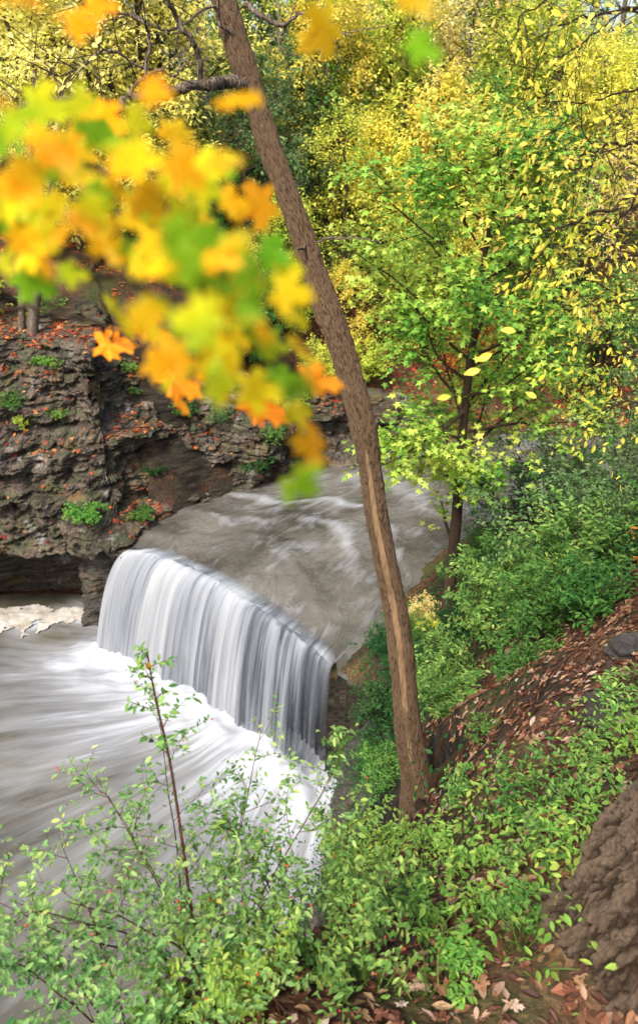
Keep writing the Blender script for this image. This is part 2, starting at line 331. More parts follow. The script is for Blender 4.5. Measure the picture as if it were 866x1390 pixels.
def cl_prof(u):
    k = u*11; cave = np.clip((5.3-k)/.8, 0, 1); top = np.interp(k, [0, 3, 5, 6, 7, 8, 9, 11], [5.2, 5.1, 4.8, 4.3, 3.7, 2.9, 1.9, 1.0])
    sb = np.interp(k, [0, 4, 5, 6, 7, 9, 11], [2.0, 1.6, 1.0, .75, .7, .7, .6])
    lo = [(3.3*cave, -4.2), (3.2*cave, -2.0), (2.6*cave, -.9), (.5*cave, -.62*cave-.1), (.05, -.5*cave), (0, -.3*cave)]
    j = 1.0*max(0, 1-abs((k-5.7)/1.5)**2) if 4.2 < k < 7.2 else 0     # low shelf beside the lip
    sb = sb+j; return lo + [(.12, .2), (.12+j*.95, .2+.35*j), (.25+j, .45+.4*j), (j+(sb-j)*.45, top*.5), (j+(sb-j)*.75, top*.8), (sb, top), (sb+.5, top+.1), (sb+2.4+2.0*cave, top+.1+.6*cave)]
obj('cliff', rock_wall('cliff', cl_path, cl_prof, 620, 330, M['rock'], 3, 1.0), M['rock'])['kind'] = 'structure'
# wall behind and right of the fall
lw = np.concatenate([[(-7, 18.4)], LIP + np.array([.42, .42]), [(.95, 11.2), (.95, 10), (.6, 8.8), (.2, 7.6), (-.6, 6)]])
def lw_prof(u):
    k = u*(len(lw)-1); e = np.clip((k-10.2)/1.0, 0, 1)
    tz = -.10*(1-e) + e*np.interp(k, [11, 12, 13, 15], [.45, .9, .9, .4])
    return [(-.5-.6*e, -4.4), (-.15-.25*e, -2.7), (.2-.1*e, -1.6), (.1, -.6), (-.12+.1*e, -.15), (-.05+.5*e, tz), (1.5, tz-.12)]
obj('rock_ledge', rock_wall('rock_ledge', lw, lw_prof, 380, 150, M['wetrock'], 8, .8), M['wetrock'])['kind'] = 'structure'

# ------------------------------------------------------------------ water
POOLZ = -3.4
def uvn(t): return N(t, 'ShaderNodeTexCoord').outputs['UV']
def attr(t, name): return N(t, 'ShaderNodeAttribute', attribute_name=name).outputs['Fac']
m, t = nt('silky_water'); uv = uvn(t); fo = attr(t, 'foam')
n1 = noise(t, mapping(t, uv, (4.2, .12, 1)), 1, 6, .66, .25); n2 = noise(t, mapping(t, uv, (19, .22, 1), (4, 2, 0)), 1, 3, .6)
st = math_(t, 'ADD', math_(t, 'MULTIPLY', n1, .72), math_(t, 'MULTIPLY', n2, .28))
st = math_(t, 'ADD', st, math_(t, 'MULTIPLY', fo, .6))
col = ramp(t, st, [(.40, (.06, .07, .085)), (.52, (.15, .165, .19)), (.66, (.30, .32, .345)), (.88, (.48, .49, .49))])
al = ramp(t, st, [(.34, (.1, .1, .1)), (.48, (.6, .6, .6)), (.6, (.95, .95, .95)), (.8, (1, 1, 1))])
p = princ(t, col, .45, .3); tl = N(t, 'ShaderNodeBsdfTranslucent'); L(t, col, tl.inputs[0])
ms = N(t, 'ShaderNodeMixShader', i_Fac=.35); L(t, p.outputs[0], ms.inputs[1]); L(t, tl.outputs[0], ms.inputs[2])
tp = N(t, 'ShaderNodeBsdfTransparent'); m2 = N(t, 'ShaderNodeMixShader'); L(t, math_(t, 'MULTIPLY', al, attr(t, 'fade')), m2.inputs[0]); L(t, tp.outputs[0], m2.inputs[1]); L(t, ms.outputs[0], m2.inputs[2])
out(t, m2.outputs[0]); M['fall'] = m
def water_mat(name, deep, silt, su, sv, bs, f0, f1, foamcol=(.8, .82, .84), wob=0, bd=.12):
    m, t = nt(name); uv = uvn(t); fo = attr(t, 'foam')
    a = noise(t, mapping(t, uv, (su, sv, 1)), 1, 6, .6, .5+wob); b = noise(t, mapping(t, uv, (su*3.3, sv*2, 1)), 1, 4, .6, .2)
    s = math_(t, 'ADD', math_(t, 'MULTIPLY', a, .65), math_(t, 'MULTIPLY', b, .35))
    base = ramp(t, noise(t, N(t, 'ShaderNodeTexCoord').outputs['Object'], .45, 3), [(.35, deep), (.65, silt)])
    w = princ(t, base, .14, .5, bump(t, math_(t, 'ADD', s, math_(t, 'MULTIPLY', noise(t, mapping(t, uv, (su*2.6, sv*4, 1)), 1, 3, .55, .8), .22)), bs, bd))
    f = math_(t, 'ADD', math_(t, 'MULTIPLY', math_(t, 'SUBTRACT', s, .5), 1.6), fo)
    fac = ramp(t, f, [(f0, (0, 0, 0)), ((f0+f1)/2, (.42, .42, .42)), (f1, (1, 1, 1))])
    fm = princ(t, foamcol, .6, .2, bump(t, s, .15, .05)); ms = N(t, 'ShaderNodeMixShader'); L(t, fac, ms.inputs[0]); L(t, w.outputs[0], ms.inputs[1]); L(t, fm.outputs[0], ms.inputs[2])
    out(t, ms.outputs[0]); return m
# down-stream throw of the sheet at each point of the lip
k = np.linspace(0, 1, LIPN); DN = np.tile(nrm(np.array([-.66, -.75])), (LIPN, 1)); DN = nrm(DN + np.outer((1-k)**2, [-.8, .25]) + np.outer(1-k, [-.3, 0]) + np.outer(k, [.25, -.1]))
THROW = 1.45 - .9*k
def fall_sheet(nu, nv, off, seed, amp):
    u = np.linspace(0, 1, nu); kk = u*(LIPN-1)
    P = np.stack([np.interp(kk, range(LIPN), LIPS[:, i]) for i in (0, 1)], -1); D = np.stack([np.interp(kk, range(LIPN), DN[:, i]) for i in (0, 1)], -1)
    T = np.interp(kk, range(LIPN), THROW); ul = np.concatenate([[0], np.cumsum(np.linalg.norm(np.diff(P, axis=0), axis=1))])
    edge = .05*fbm(P3(ul*1.6, 0, 0), 3, seed)
    t = np.linspace(-.28, 1, nv); tf = np.clip(t, 0, 1)
    o = np.where(t[None] < 0, t[None]*1.6, tf[None]*T[:, None]) + edge[:, None]
    z = .035 - (3.52)*tf[None]**2 + 0*T[:, None] - .02*np.clip(-t, 0, 1)[None]
    z = z - .02*np.clip(fbm(P3(ul[:, None]*3, 0, 0), 2, 8), -1, 1)
    rip = amp*fbm(P3(ul[:, None]*7, tf[None]*.5, seed), 4, seed)*np.clip(t+.15, 0, 1)[None]
    o = o + rip + off*np.clip(t+.1, 0, 1)[None]
    V = np.stack([P[:, None, 0]+D[:, None, 0]*o, P[:, None, 1]+D[:, None, 1]*o, z], -1)
    vl = np.concatenate([[0], np.cumsum(np.linalg.norm(np.diff(V[nu//2], axis=0), axis=1))])
    uvs = np.stack(np.broadcast_arrays(ul[:, None], vl[None]), -1).reshape(-1, 2)
    # how much water the sheet carries: thick at the left, thin veils at the right end
    body = .22 - .36*np.clip((u-.45)/.5, 0, 1)[:, None]*np.clip(t*1.3, 0, 1)[None] + .10*np.clip(tf-.6, 0, 1)[None]
    body = body + .20*fbm(P3(ul[:, None]*1.3, tf[None]*.6, 3), 4, seed+2)
    return V, uvs, body, np.broadcast_to(np.clip((t+.28)/.22, 0, 1)[None]**1.3, body.shape)*np.clip((1-u[:, None])/(.05+.06*np.clip(t, 0, 1)[None]), 0, 1)
wf = empty('waterfall', (float(LIPS[LIPN//2, 0]), float(LIPS[LIPN//2, 1]), 0)); tag(wf, 'silky white waterfall pouring over the rock lip into the pool', 'waterfall', kind='thing')
for nm, off, sd, am in (('front_sheet', 0, 4, .07), ('rear_sheet', -.16, 31, .09)):
    V, uvs, body, fade = fall_sheet(620, 60, off, sd, am)
    o = obj(nm, make_mesh(nm, V - np.array(wf.location), [grid_faces(620, 60)], True, uvs, {'foam': body, 'fade': fade}), M['fall'], wf)
# river
nu, nv = 90, 420
tt = np.linspace(0, 1, nv)**1.35; ss = np.linspace(-.12, 1.12, nu)
kk = tt*259
Lc = np.stack([np.interp(kk, range(260), LS[:, i]) for i in (0, 1)], -1); Rc = np.stack([np.interp(kk, range(260), RS[:, i]) for i in (0, 1)], -1)
lipc = np.stack([np.interp(np.clip(ss, 0, 1)*(LIPN-1), range(LIPN), LIPS[:, i]) for i in (0, 1)], -1)
XY = Lc[None]*(1-ss[:, None, None]) + Rc[None]*ss[:, None, None]
w = np.exp(-(tt*16)**1.5)[None, :, None]; inside = ((ss >= 0) & (ss <= 1))[:, None, None]
XY = XY + w*inside*(lipc[:, None]-XY[:, :1]) + w*inside*np.array([.12, .13])
rl = np.concatenate([[0], np.cumsum(np.linalg.norm(np.diff(XY[nu//2], axis=0), axis=1))])
UVr = np.stack(np.broadcast_arrays(ss[:, None]*6.5, rl[None]), -1)
Z = .018*fbm(P3(UVr[..., 0]*1.6, UVr[..., 1]*.9), 4, 12) + .006
dist = rl[None]
Z = Z - .02*np.exp(-dist*1.2)
fo = .14*np.clip(1-np.abs(dist-4.2)/3.0, 0, 1)*np.clip(1-np.abs(ss[:, None]-.45)/.55, 0, 1) + .16*np.exp(-np.abs(dist-.6)*1.5)*(ss[:, None] < .35) + .10*np.clip(1-np.abs(dist-7.5)/2, 0, 1)
fo = fo + .12*fbm(P3(UVr[..., 0]*.8, UVr[..., 1]*.8, 5), 4, 3)
_w = dist + 1.3*fbm(P3(UVr[..., 0]*.35, UVr[..., 1]*.25, 9), 3, 21) + .5*np.abs(ss[:, None]-.5)*4
for c_, s_, a_ in ((2.3, .16, .24), (3.6, .2, .30), (5.4, .22, .34), (7.6, .25, .3), (10.5, .3, .28), (14, .4, .25)): fo = fo + a_*np.exp(-((_w-c_)/s_)**2)*np.clip(.5+fbm(P3(UVr[..., 0]*.7, c_, 2), 3, 8), 0, 1); Z = Z + .05*np.exp(-((_w-c_-.15)/(s_*1.6))**2)
V = np.concatenate([XY, Z[..., None]], -1)
obj('river', make_mesh('river', V, [grid_faces(nu, nv)], True, UVr.reshape(-1, 2), {'foam': fo}), water_mat('river_water', (.045, .04, .03), (.12, .11, .095), 1.7, .7, 1.0, .08, .92, (.34, .36, .385), .8, .2))['kind'] = 'structure'
# plunge pool
px_ = axis([(-40, -13, 1.5), (-13, 1.6, .09)]); py_ = axis([(-14, 3, .5), (3, 19.6, .09)])
X, Y = np.meshgrid(px_, py_, indexing='ij')
B = LIPS + DN*THROW[:, None]
D2 = np.full(X.shape, 1e9); IK = np.zeros(X.shape, int)
for i in range(0, LIPN, 3):
    d = (X-B[i, 0])**2 + (Y-B[i, 1])**2; q = d < D2; D2[q] = d[q]; IK[q] = i
dl = np.sqrt(D2); sgn = ((X-B[IK, 0])*DN[IK, 0] + (Y-B[IK, 1])*DN[IK, 1]); dn = np.where((sgn > 0) | (IK < 4) | (IK > LIPN-6), dl, np.maximum(0, dl-.6))
S = np.array([.8, 15.2]); R = np.hypot(X-S[0], Y-S[1]); TH = np.arctan2(Y-S[1], X-S[0])
TH = np.where(TH > 0, TH-2*PI, TH)
lat = 1.0*fbm(P3(TH*5, R*.12, 2), 3, 44)
fo = .84*np.exp(-(dn/2.3)**1.2) + .26*np.exp(-(np.maximum(R-5, 0)/5.5)**2) + .22*lat*np.clip(dn/2, 0, 1)
for q_ in [(0, 838), (30, 842), (60, 838), (100, 834), (135, 835), (30, 855), (165, 850)]:
    c_ = atz(*q_, POOLZ); fo = fo + .55*np.exp(-((X-c_[0])**2+(Y-c_[1])**2)/.45)
fo = fo - .30*np.clip((Y-16.0)/1.6, 0, 1)*np.clip((-X-5.8)/1.0, 0, 1) - .12*np.clip((8.5-Y)/3.5, 0, 1)
Zp = POOLZ + .28*np.exp(-(dn/1.0)**2)*(1+.6*fbm(P3(X*1.5, Y*1.5), 3, 5)) + .015*fbm(P3(TH*26, R*.7), 3, 6)
UVp = np.stack([TH*5.2, R], -1)
obj('pool', make_mesh('pool', P3(X, Y, Zp), [grid_faces(len(px_), len(py_))], True, UVp.reshape(-1, 2), {'foam': fo}),
    water_mat('pool_water', (.04, .036, .025), (.085, .078, .056), 2.2, .24, .35, .16, 1.25, (.31, .325, .35), .9))['kind'] = 'structure'
# beige froth raft in the slack water under the overhang
fp = np.array([atz(*q, POOLZ)[:2] for q in [(-60, 826), (0, 826), (50, 822), (100, 824), (142, 832), (132, 841), (95, 846), (68, 854), (48, 863), (28, 866), (24, 857), (-10, 856), (-60, 860)]])
ax = np.arange(fp[:, 0].min()-.2, fp[:, 0].max()+.2, .045); ay = np.arange(fp[:, 1].min()-.2, fp[:, 1].max()+.2, .045); X, Y = np.meshgrid(ax, ay, indexing='ij')
wx, wy = X + .14*fbm(P3(X*2.5, Y*2.5), 4, 1), Y + .14*fbm(P3(X*2.5, Y*2.5), 4, 9)
ins = inpoly(wx, wy, fp) & (fbm(P3(X*3, Y*3), 3, 15) > -.62)
gf = grid_faces(len(ax), len(ay)); gf = gf[ins.ravel()[gf].all(1)]
Z = POOLZ + .05 + .03*fbm(P3(X*5, Y*5), 4, 2)
m, t = nt('beige_froth'); tc = N(t, 'ShaderNodeTexCoord'); h = noise(t, tc.outputs['Object'], 14, 6)
out(t, princ(t, ramp(t, noise(t, tc.outputs['Object'], 2.5, 5), [(.35, (.27, .24, .19)), (.6, (.37, .355, .32))]), .8, .2, bump(t, h, .6, .04)).outputs[0])
fr = obj('foam', make_mesh('foam', P3(X, Y, Z), [gf], True), m); tag(fr, 'pale beige froth drifting in the slack water under the overhang', 'foam', kind='stuff')

# ------------------------------------------------------------------ leaves
def leafT(kind):
    if kind == 'rhomb':
        return np.array([(0, 0, 0), (.42, .27, .07), (1, 0, -.06), (.42, -.27, .07)]), [np.array([(0, 2, 1), (0, 3, 2)])]
    if kind == 'oval':
        w = [(.0, 0), (.22, .17), (.5, .23), (.78, .14)]
        V = [(0, 0, 0), (1, 0, -.14)]; tri, quad = [], []
        for x, y in w[1:]: V += [(x, y, .05-.08*x*x), (x, 0, -.10*x*x), (x, -y, .05-.08*x*x)]
        tri += [(0, 3, 2), (0, 4, 3), (8, 9, 1), (9, 10, 1)]
        for a in (2, 5): quad += [(a, a+1, a+4, a+3), (a+1, a+2, a+5, a+4)]
        return np.array(V, float), [np.array(tri), np.array(quad)]
    if kind in ('maple', 'maple_curl'):
        h = [(0, .02), (-.10, .16), (-.13, .38), (.03, .33), (.13, .30), (.17, .42), (.30, .62), (.36, .50), (.55, .50), (.49, .36), (.46, .20), (.62, .20), (.80, .25), (.82, .10), (1, 0)]
        O = h + [(x, -y) for x, y in h[-2::-1]]
        V = [(.2, 0, 0)] + [(x, y, -.10*(x*x+1.4*y*y) + .05*((i % 2)*2-1)) for i, (x, y) in enumerate(O)]
        if kind == 'maple_curl': V = [(x*(1-.1*abs(y)), y*(1-.35*abs(y)), z+.5*y*y+.25*max(x-.4, 0)**2+.02) for x, y, z in V]
        n = len(O); return np.array(V, float), [np.array([(0, 1+i, 1+(i+1) % n) for i in range(n)])]
    if kind == 'star':   # small five-lobed leaf
        h = [(0, .04), (-.1, .36), (.2, .25), (.42, .6), (.5, .2), (1, 0)]; O = h + [(x, -y) for x, y in h[-2::-1]]
        V = [(.22, 0, .04)] + [(x, y, -.12*(x*x+y*y)) for x, y in O]; n = len(O)
        return np.array(V, float), [np.array([(0, 1+i, 1+(i+1) % n) for i in range(n)])]
    if kind == 'blade':
        return np.array([(0, .02, 0), (0, -.02, 0), (.4, .018, .06), (.4, -.018, .06), (.75, .012, .02), (.75, -.012, .02), (1, 0, -.1)]), [np.array([(0, 1, 3, 2), (2, 3, 5, 4)]), np.array([(4, 5, 6)])]
    if kind == 'curl':   # dry curled oval leaf
        V, f = leafT('oval'); V = V.copy(); V[:, 2] = .9*V[:, 1]**2*3 + .35*(V[:, 0]-.5)**2; V[:, 1] *= .85; return V, f
TPL = {k: leafT(k) for k in ('rhomb', 'oval', 'maple', 'maple_curl', 'star', 'blade', 'curl')}
def add_leaves(mb, P, D, U, S, kind):
    T, fs = TPL[kind]; D = nrm(D); Y = nrm(np.cross(U, D)); Z = np.cross(D, Y); S = np.broadcast_to(S, (len(P),))
    V = P[:, None] + S[:, None, None]*(T[None, :, :1]*D[:, None] + T[None, :, 1:2]*Y[:, None] + T[None, :, 2:]*Z[:, None])
    off = (np.arange(len(P))*len(T))[:, None, None]
    mb.add(V.reshape(-1, 3), [(f[None]+off).reshape(-1, f.shape[1]) for f in fs])
class Plant:
    def __init__(s, seed): s.rng = np.random.default_rng(seed); s.wood = MB(); s.twigs = []
    def curve(s, p, d, ln, n, wander=.12, up=0., sag=0.):
        pts = [np.array(p, float)]; d = nrm(np.array(d, float)); st = ln/n
        for i in range(n):
            d = nrm(d + s.rng.normal(0, wander, 3) + np.array([0, 0, up - sag*(i+1)/n])); pts.append(pts[-1]+d*st)
        return np.array(pts)
    def branch(s, pts, r0, r1, sides): s.wood.tube(pts, np.linspace(r0, r1, len(pts)), sides)
    def kids(s, pts, cnt, t0, t1, lenf, ang, az0=None, **kw):
        """child curves along pts"""
        r = []; m_ = len(pts)-1; az = s.rng.uniform(0, 6.28)
        for i in range(cnt):
            tt = t0+(t1-t0)*(i+s.rng.uniform(0, .9))/max(cnt, 1); q = tt*m_; a = min(int(q), m_-1); p = pts[a]+(pts[a+1]-pts[a])*(q-a)
            tg = nrm(pts[a+1]-pts[a]); az += 2.4+s.rng.normal(0, .35)
            e1 = nrm(np.cross(tg, [.2, .3, .93] if abs(tg[2]) < .85 else [1, .1, 0])); e2 = np.cross(tg, e1)
            aa = ang*s.rng.uniform(.75, 1.2); d = tg*math.cos(aa) + (e1*math.cos(az)+e2*math.sin(az))*math.sin(aa)
            r.append((s.curve(p, d, lenf(tt)*s.rng.uniform(.7, 1.25), **kw), tt))
        return r
    def leaf_mesh(s, name, per, size, kind, droop=.25, nz=.45, spread=.05, start=.15, tip=True, mb=None, pair=False):
        mb = mb or MB(); P, D = [], []
        for tw in s.twigs:
            n = max(1, int(per*s.rng.uniform(.7, 1.3))); m_ = len(tw)-1
            tt = start+(1-start)*(np.arange(n)+s.rng.uniform(0, 1))/n; tt = np.clip(tt, 0, .999)*m_; a = tt.astype(int)
            p = tw[a]+(tw[a+1]-tw[a])*(tt-a)[:, None]; tg = nrm(tw[a+1]-tw[a])
            sd = nrm(np.cross(tg, [0, 0, 1.]) + 1e-3); sg = np.where(np.arange(n) % 2, 1., -1.)[:, None]
            if pair:
                P += [p, p]; D += [tg*.45+sd, tg*.45-sd]; continue
            d = tg*.5 + sd*sg*.9; P.append(p); D.append(d)
            if tip: P.append(tw[-1:]); D.append(tg[-1:])
        P = np.concatenate(P); D = nrm(np.concatenate(D)); n = len(P)
        P = P + s.rng.normal(0, spread, (n, 3)); D = D + s.rng.normal(0, .3, (n, 3)) - np.array([0, 0, 1])*droop*s.rng.uniform(.3, 1.7, (n, 1))
        U = np.array([0, 0, 1.]) + s.rng.normal(0, nz, (n, 3)); S = size*s.rng.uniform(.5, 1.35, n)
        if kind == 'oval':
            q = s.rng.random(n) < .35; add_leaves(mb, P[q], D[q], U[q], S[q], 'curl'); P, D, U, S = P[~q], D[~q], U[~q], S[~q]
        add_leaves(mb, P, D, U, S, kind); return mb.mesh(name, False)

def make_tree(seed, h, r, base, spread, nl=26, nb=6, nt_=5, twl=.6, up=.05, lean=(0, 0), shape=.6, bang=1.05, flat=False, wander=.05):
    """trunk with limbs, branches and twigs; returns the plant"""
    pl = Plant(seed); n = 14; z = np.linspace(0, 1, n)
    wob = np.stack([fbm(P3(z*2, 0, seed), 2, seed), fbm(P3(z*2, 5, seed), 2, seed+3)], -1)*wander*h*z[:, None]
    tr = np.stack([wob[:, 0]+lean[0]*z*h, wob[:, 1]+lean[1]*z*h, z*h-.3], -1)
    rad = r*(1-z)**.8+.012; rad[0] *= 1.35; tm = MB(); tm.tube(tr, rad, 10)
    prof = lambda t: spread*(max(.12, math.sin(PI*min(1, max(0, (t-base)/(1-base)))**.75))**shape)
    for lb, t in pl.kids(tr, nl, base, .98, prof, bang, n=7, wander=.10, up=up):
        pl.branch(lb, max(.012, r*.34*(1-t)+.014), .006, 5); ll = np.linalg.norm(lb[-1]-lb[0])
        for br, t2 in pl.kids(lb, nb, .25, 1, lambda q: max(.35, ll*.45*(1.1-q)), .9, n=4, wander=.13, up=0 if flat else .03):
            pl.branch(br, .011, .004, 3)
            for tw, _ in pl.kids(br, nt_, .2, 1, lambda q: twl, .8, n=3, wander=.15, sag=.08):
                pl.branch(tw, .005, .002, 3); pl.twigs.append(tw)
            pl.twigs.append(br)
    return tm, pl

# ------------------------------------------------------------------ finding the ground under a line of sight
from mathutils.bvhtree import BVHTree
def _bvh(o):
    me = o.data; co = np.zeros(len(me.vertices)*3, np.float32); me.vertices.foreach_get('co', co)
    lo = np.zeros(len(me.loops), np.int32); me.loops.foreach_get('vertex_index', lo); return BVHTree.FromPolygons([tuple(c) for c in co.reshape(-1, 3)], [tuple(f) for f in lo.reshape(-1, 4)])
BV = [_bvh(bpy.data.objects[n]) for n in ('terrain', 'cliff', 'rock_ledge')]
def hit(px, py):
    o = Vector((0, 0, CAMZ)); d = (Vector(at(px, py, 1.0)) - o).normalized(); best = None
    for b in BV:
        p, nn, i, ds = b.ray_cast(o, d)
        if p is not None and (best is None or ds < best[2]): best = (np.array(p), np.array(nn), ds)
    return best
def drop(x, y, zt=30):
    best = -99
    for b in BV[:2]:
        p, nn, i, ds = b.ray_cast(Vector((x, y, zt)), Vector((0, 0, -1)))
        if p is not None: best = max(best, p[2])
    return best

# ------------------------------------------------------------------ background trees: a few grown forms, every tree its own object
def copy_tree(root, loc, rz, sc, mats, label, cat=None, group=None):
    r = root.copy(); C.objects.link(r); r.location = loc; r.rotation_euler = (0, 0, rz); r.scale = (sc, sc, sc); r['label'] = label
    if cat: r['category'] = cat
    if group: r['group'] = group
    for ch in list(root.children):
        c = ch.copy(); C.objects.link(c); c.parent = r
        if ch.name.split('.')[0] in mats: c.material_slots[0].link = 'OBJECT'; c.material_slots[0].material = mats[ch.name.split('.')[0]]
    return r
def build(name, parts):
    r = empty(name, (0, 0, 0))
    for pn, me, mat in parts:
        o = obj(pn, me, mat, r); o.material_slots[0].link = 'OBJECT'; o.material_slots[0].material = mat
    return r
def tree_form(seed, *a, per=14, size=.13, kind='rhomb', droop=.35, nz=.5, lsp=.07, **kw):
    tm, pl = make_tree(seed, *a, **kw)
    return build('tree', [('trunk', tm.mesh('trunk'), M['bark']), ('branches', pl.wood.mesh('branches'), M['bark']), ('crown', pl.leaf_mesh('crown', per, size, kind, droop=droop, nz=nz, spread=lsp), M['yg'])])
forms = {
 'broad': tree_form(11, 11, .17, .22, 3.0, nl=24, nb=6, nt_=5, per=14, size=.15, twl=.75),
 'tall': tree_form(12, 15, .2, .34, 2.5, nl=28, nb=6, nt_=4, per=12, size=.15, bang=.95),
 'airy': tree_form(13, 10, .11, .2, 2.7, nl=20, nb=5, nt_=4, per=9, size=.14, twl=.8, shape=.9),
 'low': tree_form(14, 6, .08, .12, 2.1, nl=20, nb=5, nt_=5, per=14, size=.12, shape=.8, bang=1.15),
 'pole': tree_form(15, 20, .24, .62, 2.8, nl=18, nb=6, nt_=4, per=12, size=.15, wander=.02),
}
used = set()
def plant_tree(form, px, Y, sc, leaf, bark, label, rz=None, group='trees on the far slope', hmid=.6):
    hh = {'broad': 11, 'tall': 15, 'airy': 10, 'low': 6, 'pole': 20}[form]*sc
    X = 0
    for _ in range(5):
        z = g1(X, Y); zm = z+hh*hmid; dep = Y*cp+(CAMZ-zm)*sp; X = (px-CX)/F*dep
    r = forms[form]; mats = {'trunk': M[bark], 'branches': M[bark], 'crown': M[leaf]}; loc = (X, Y, drop(X, Y)-.05); rz = random.Random(int(px*7+Y*13)).uniform(0, 6.28) if rz is None else rz
    if form in used: copy_tree(r, loc, rz, sc, mats, label, 'tree', group)
    else:
        used.add(form); r.location = loc; r.rotation_euler = (0, 0, rz); r.scale = (sc,)*3; tag(r, label, 'tree', group)
        for ch in r.children: ch.material_slots[0].material = mats[ch.name.split('.')[0]]
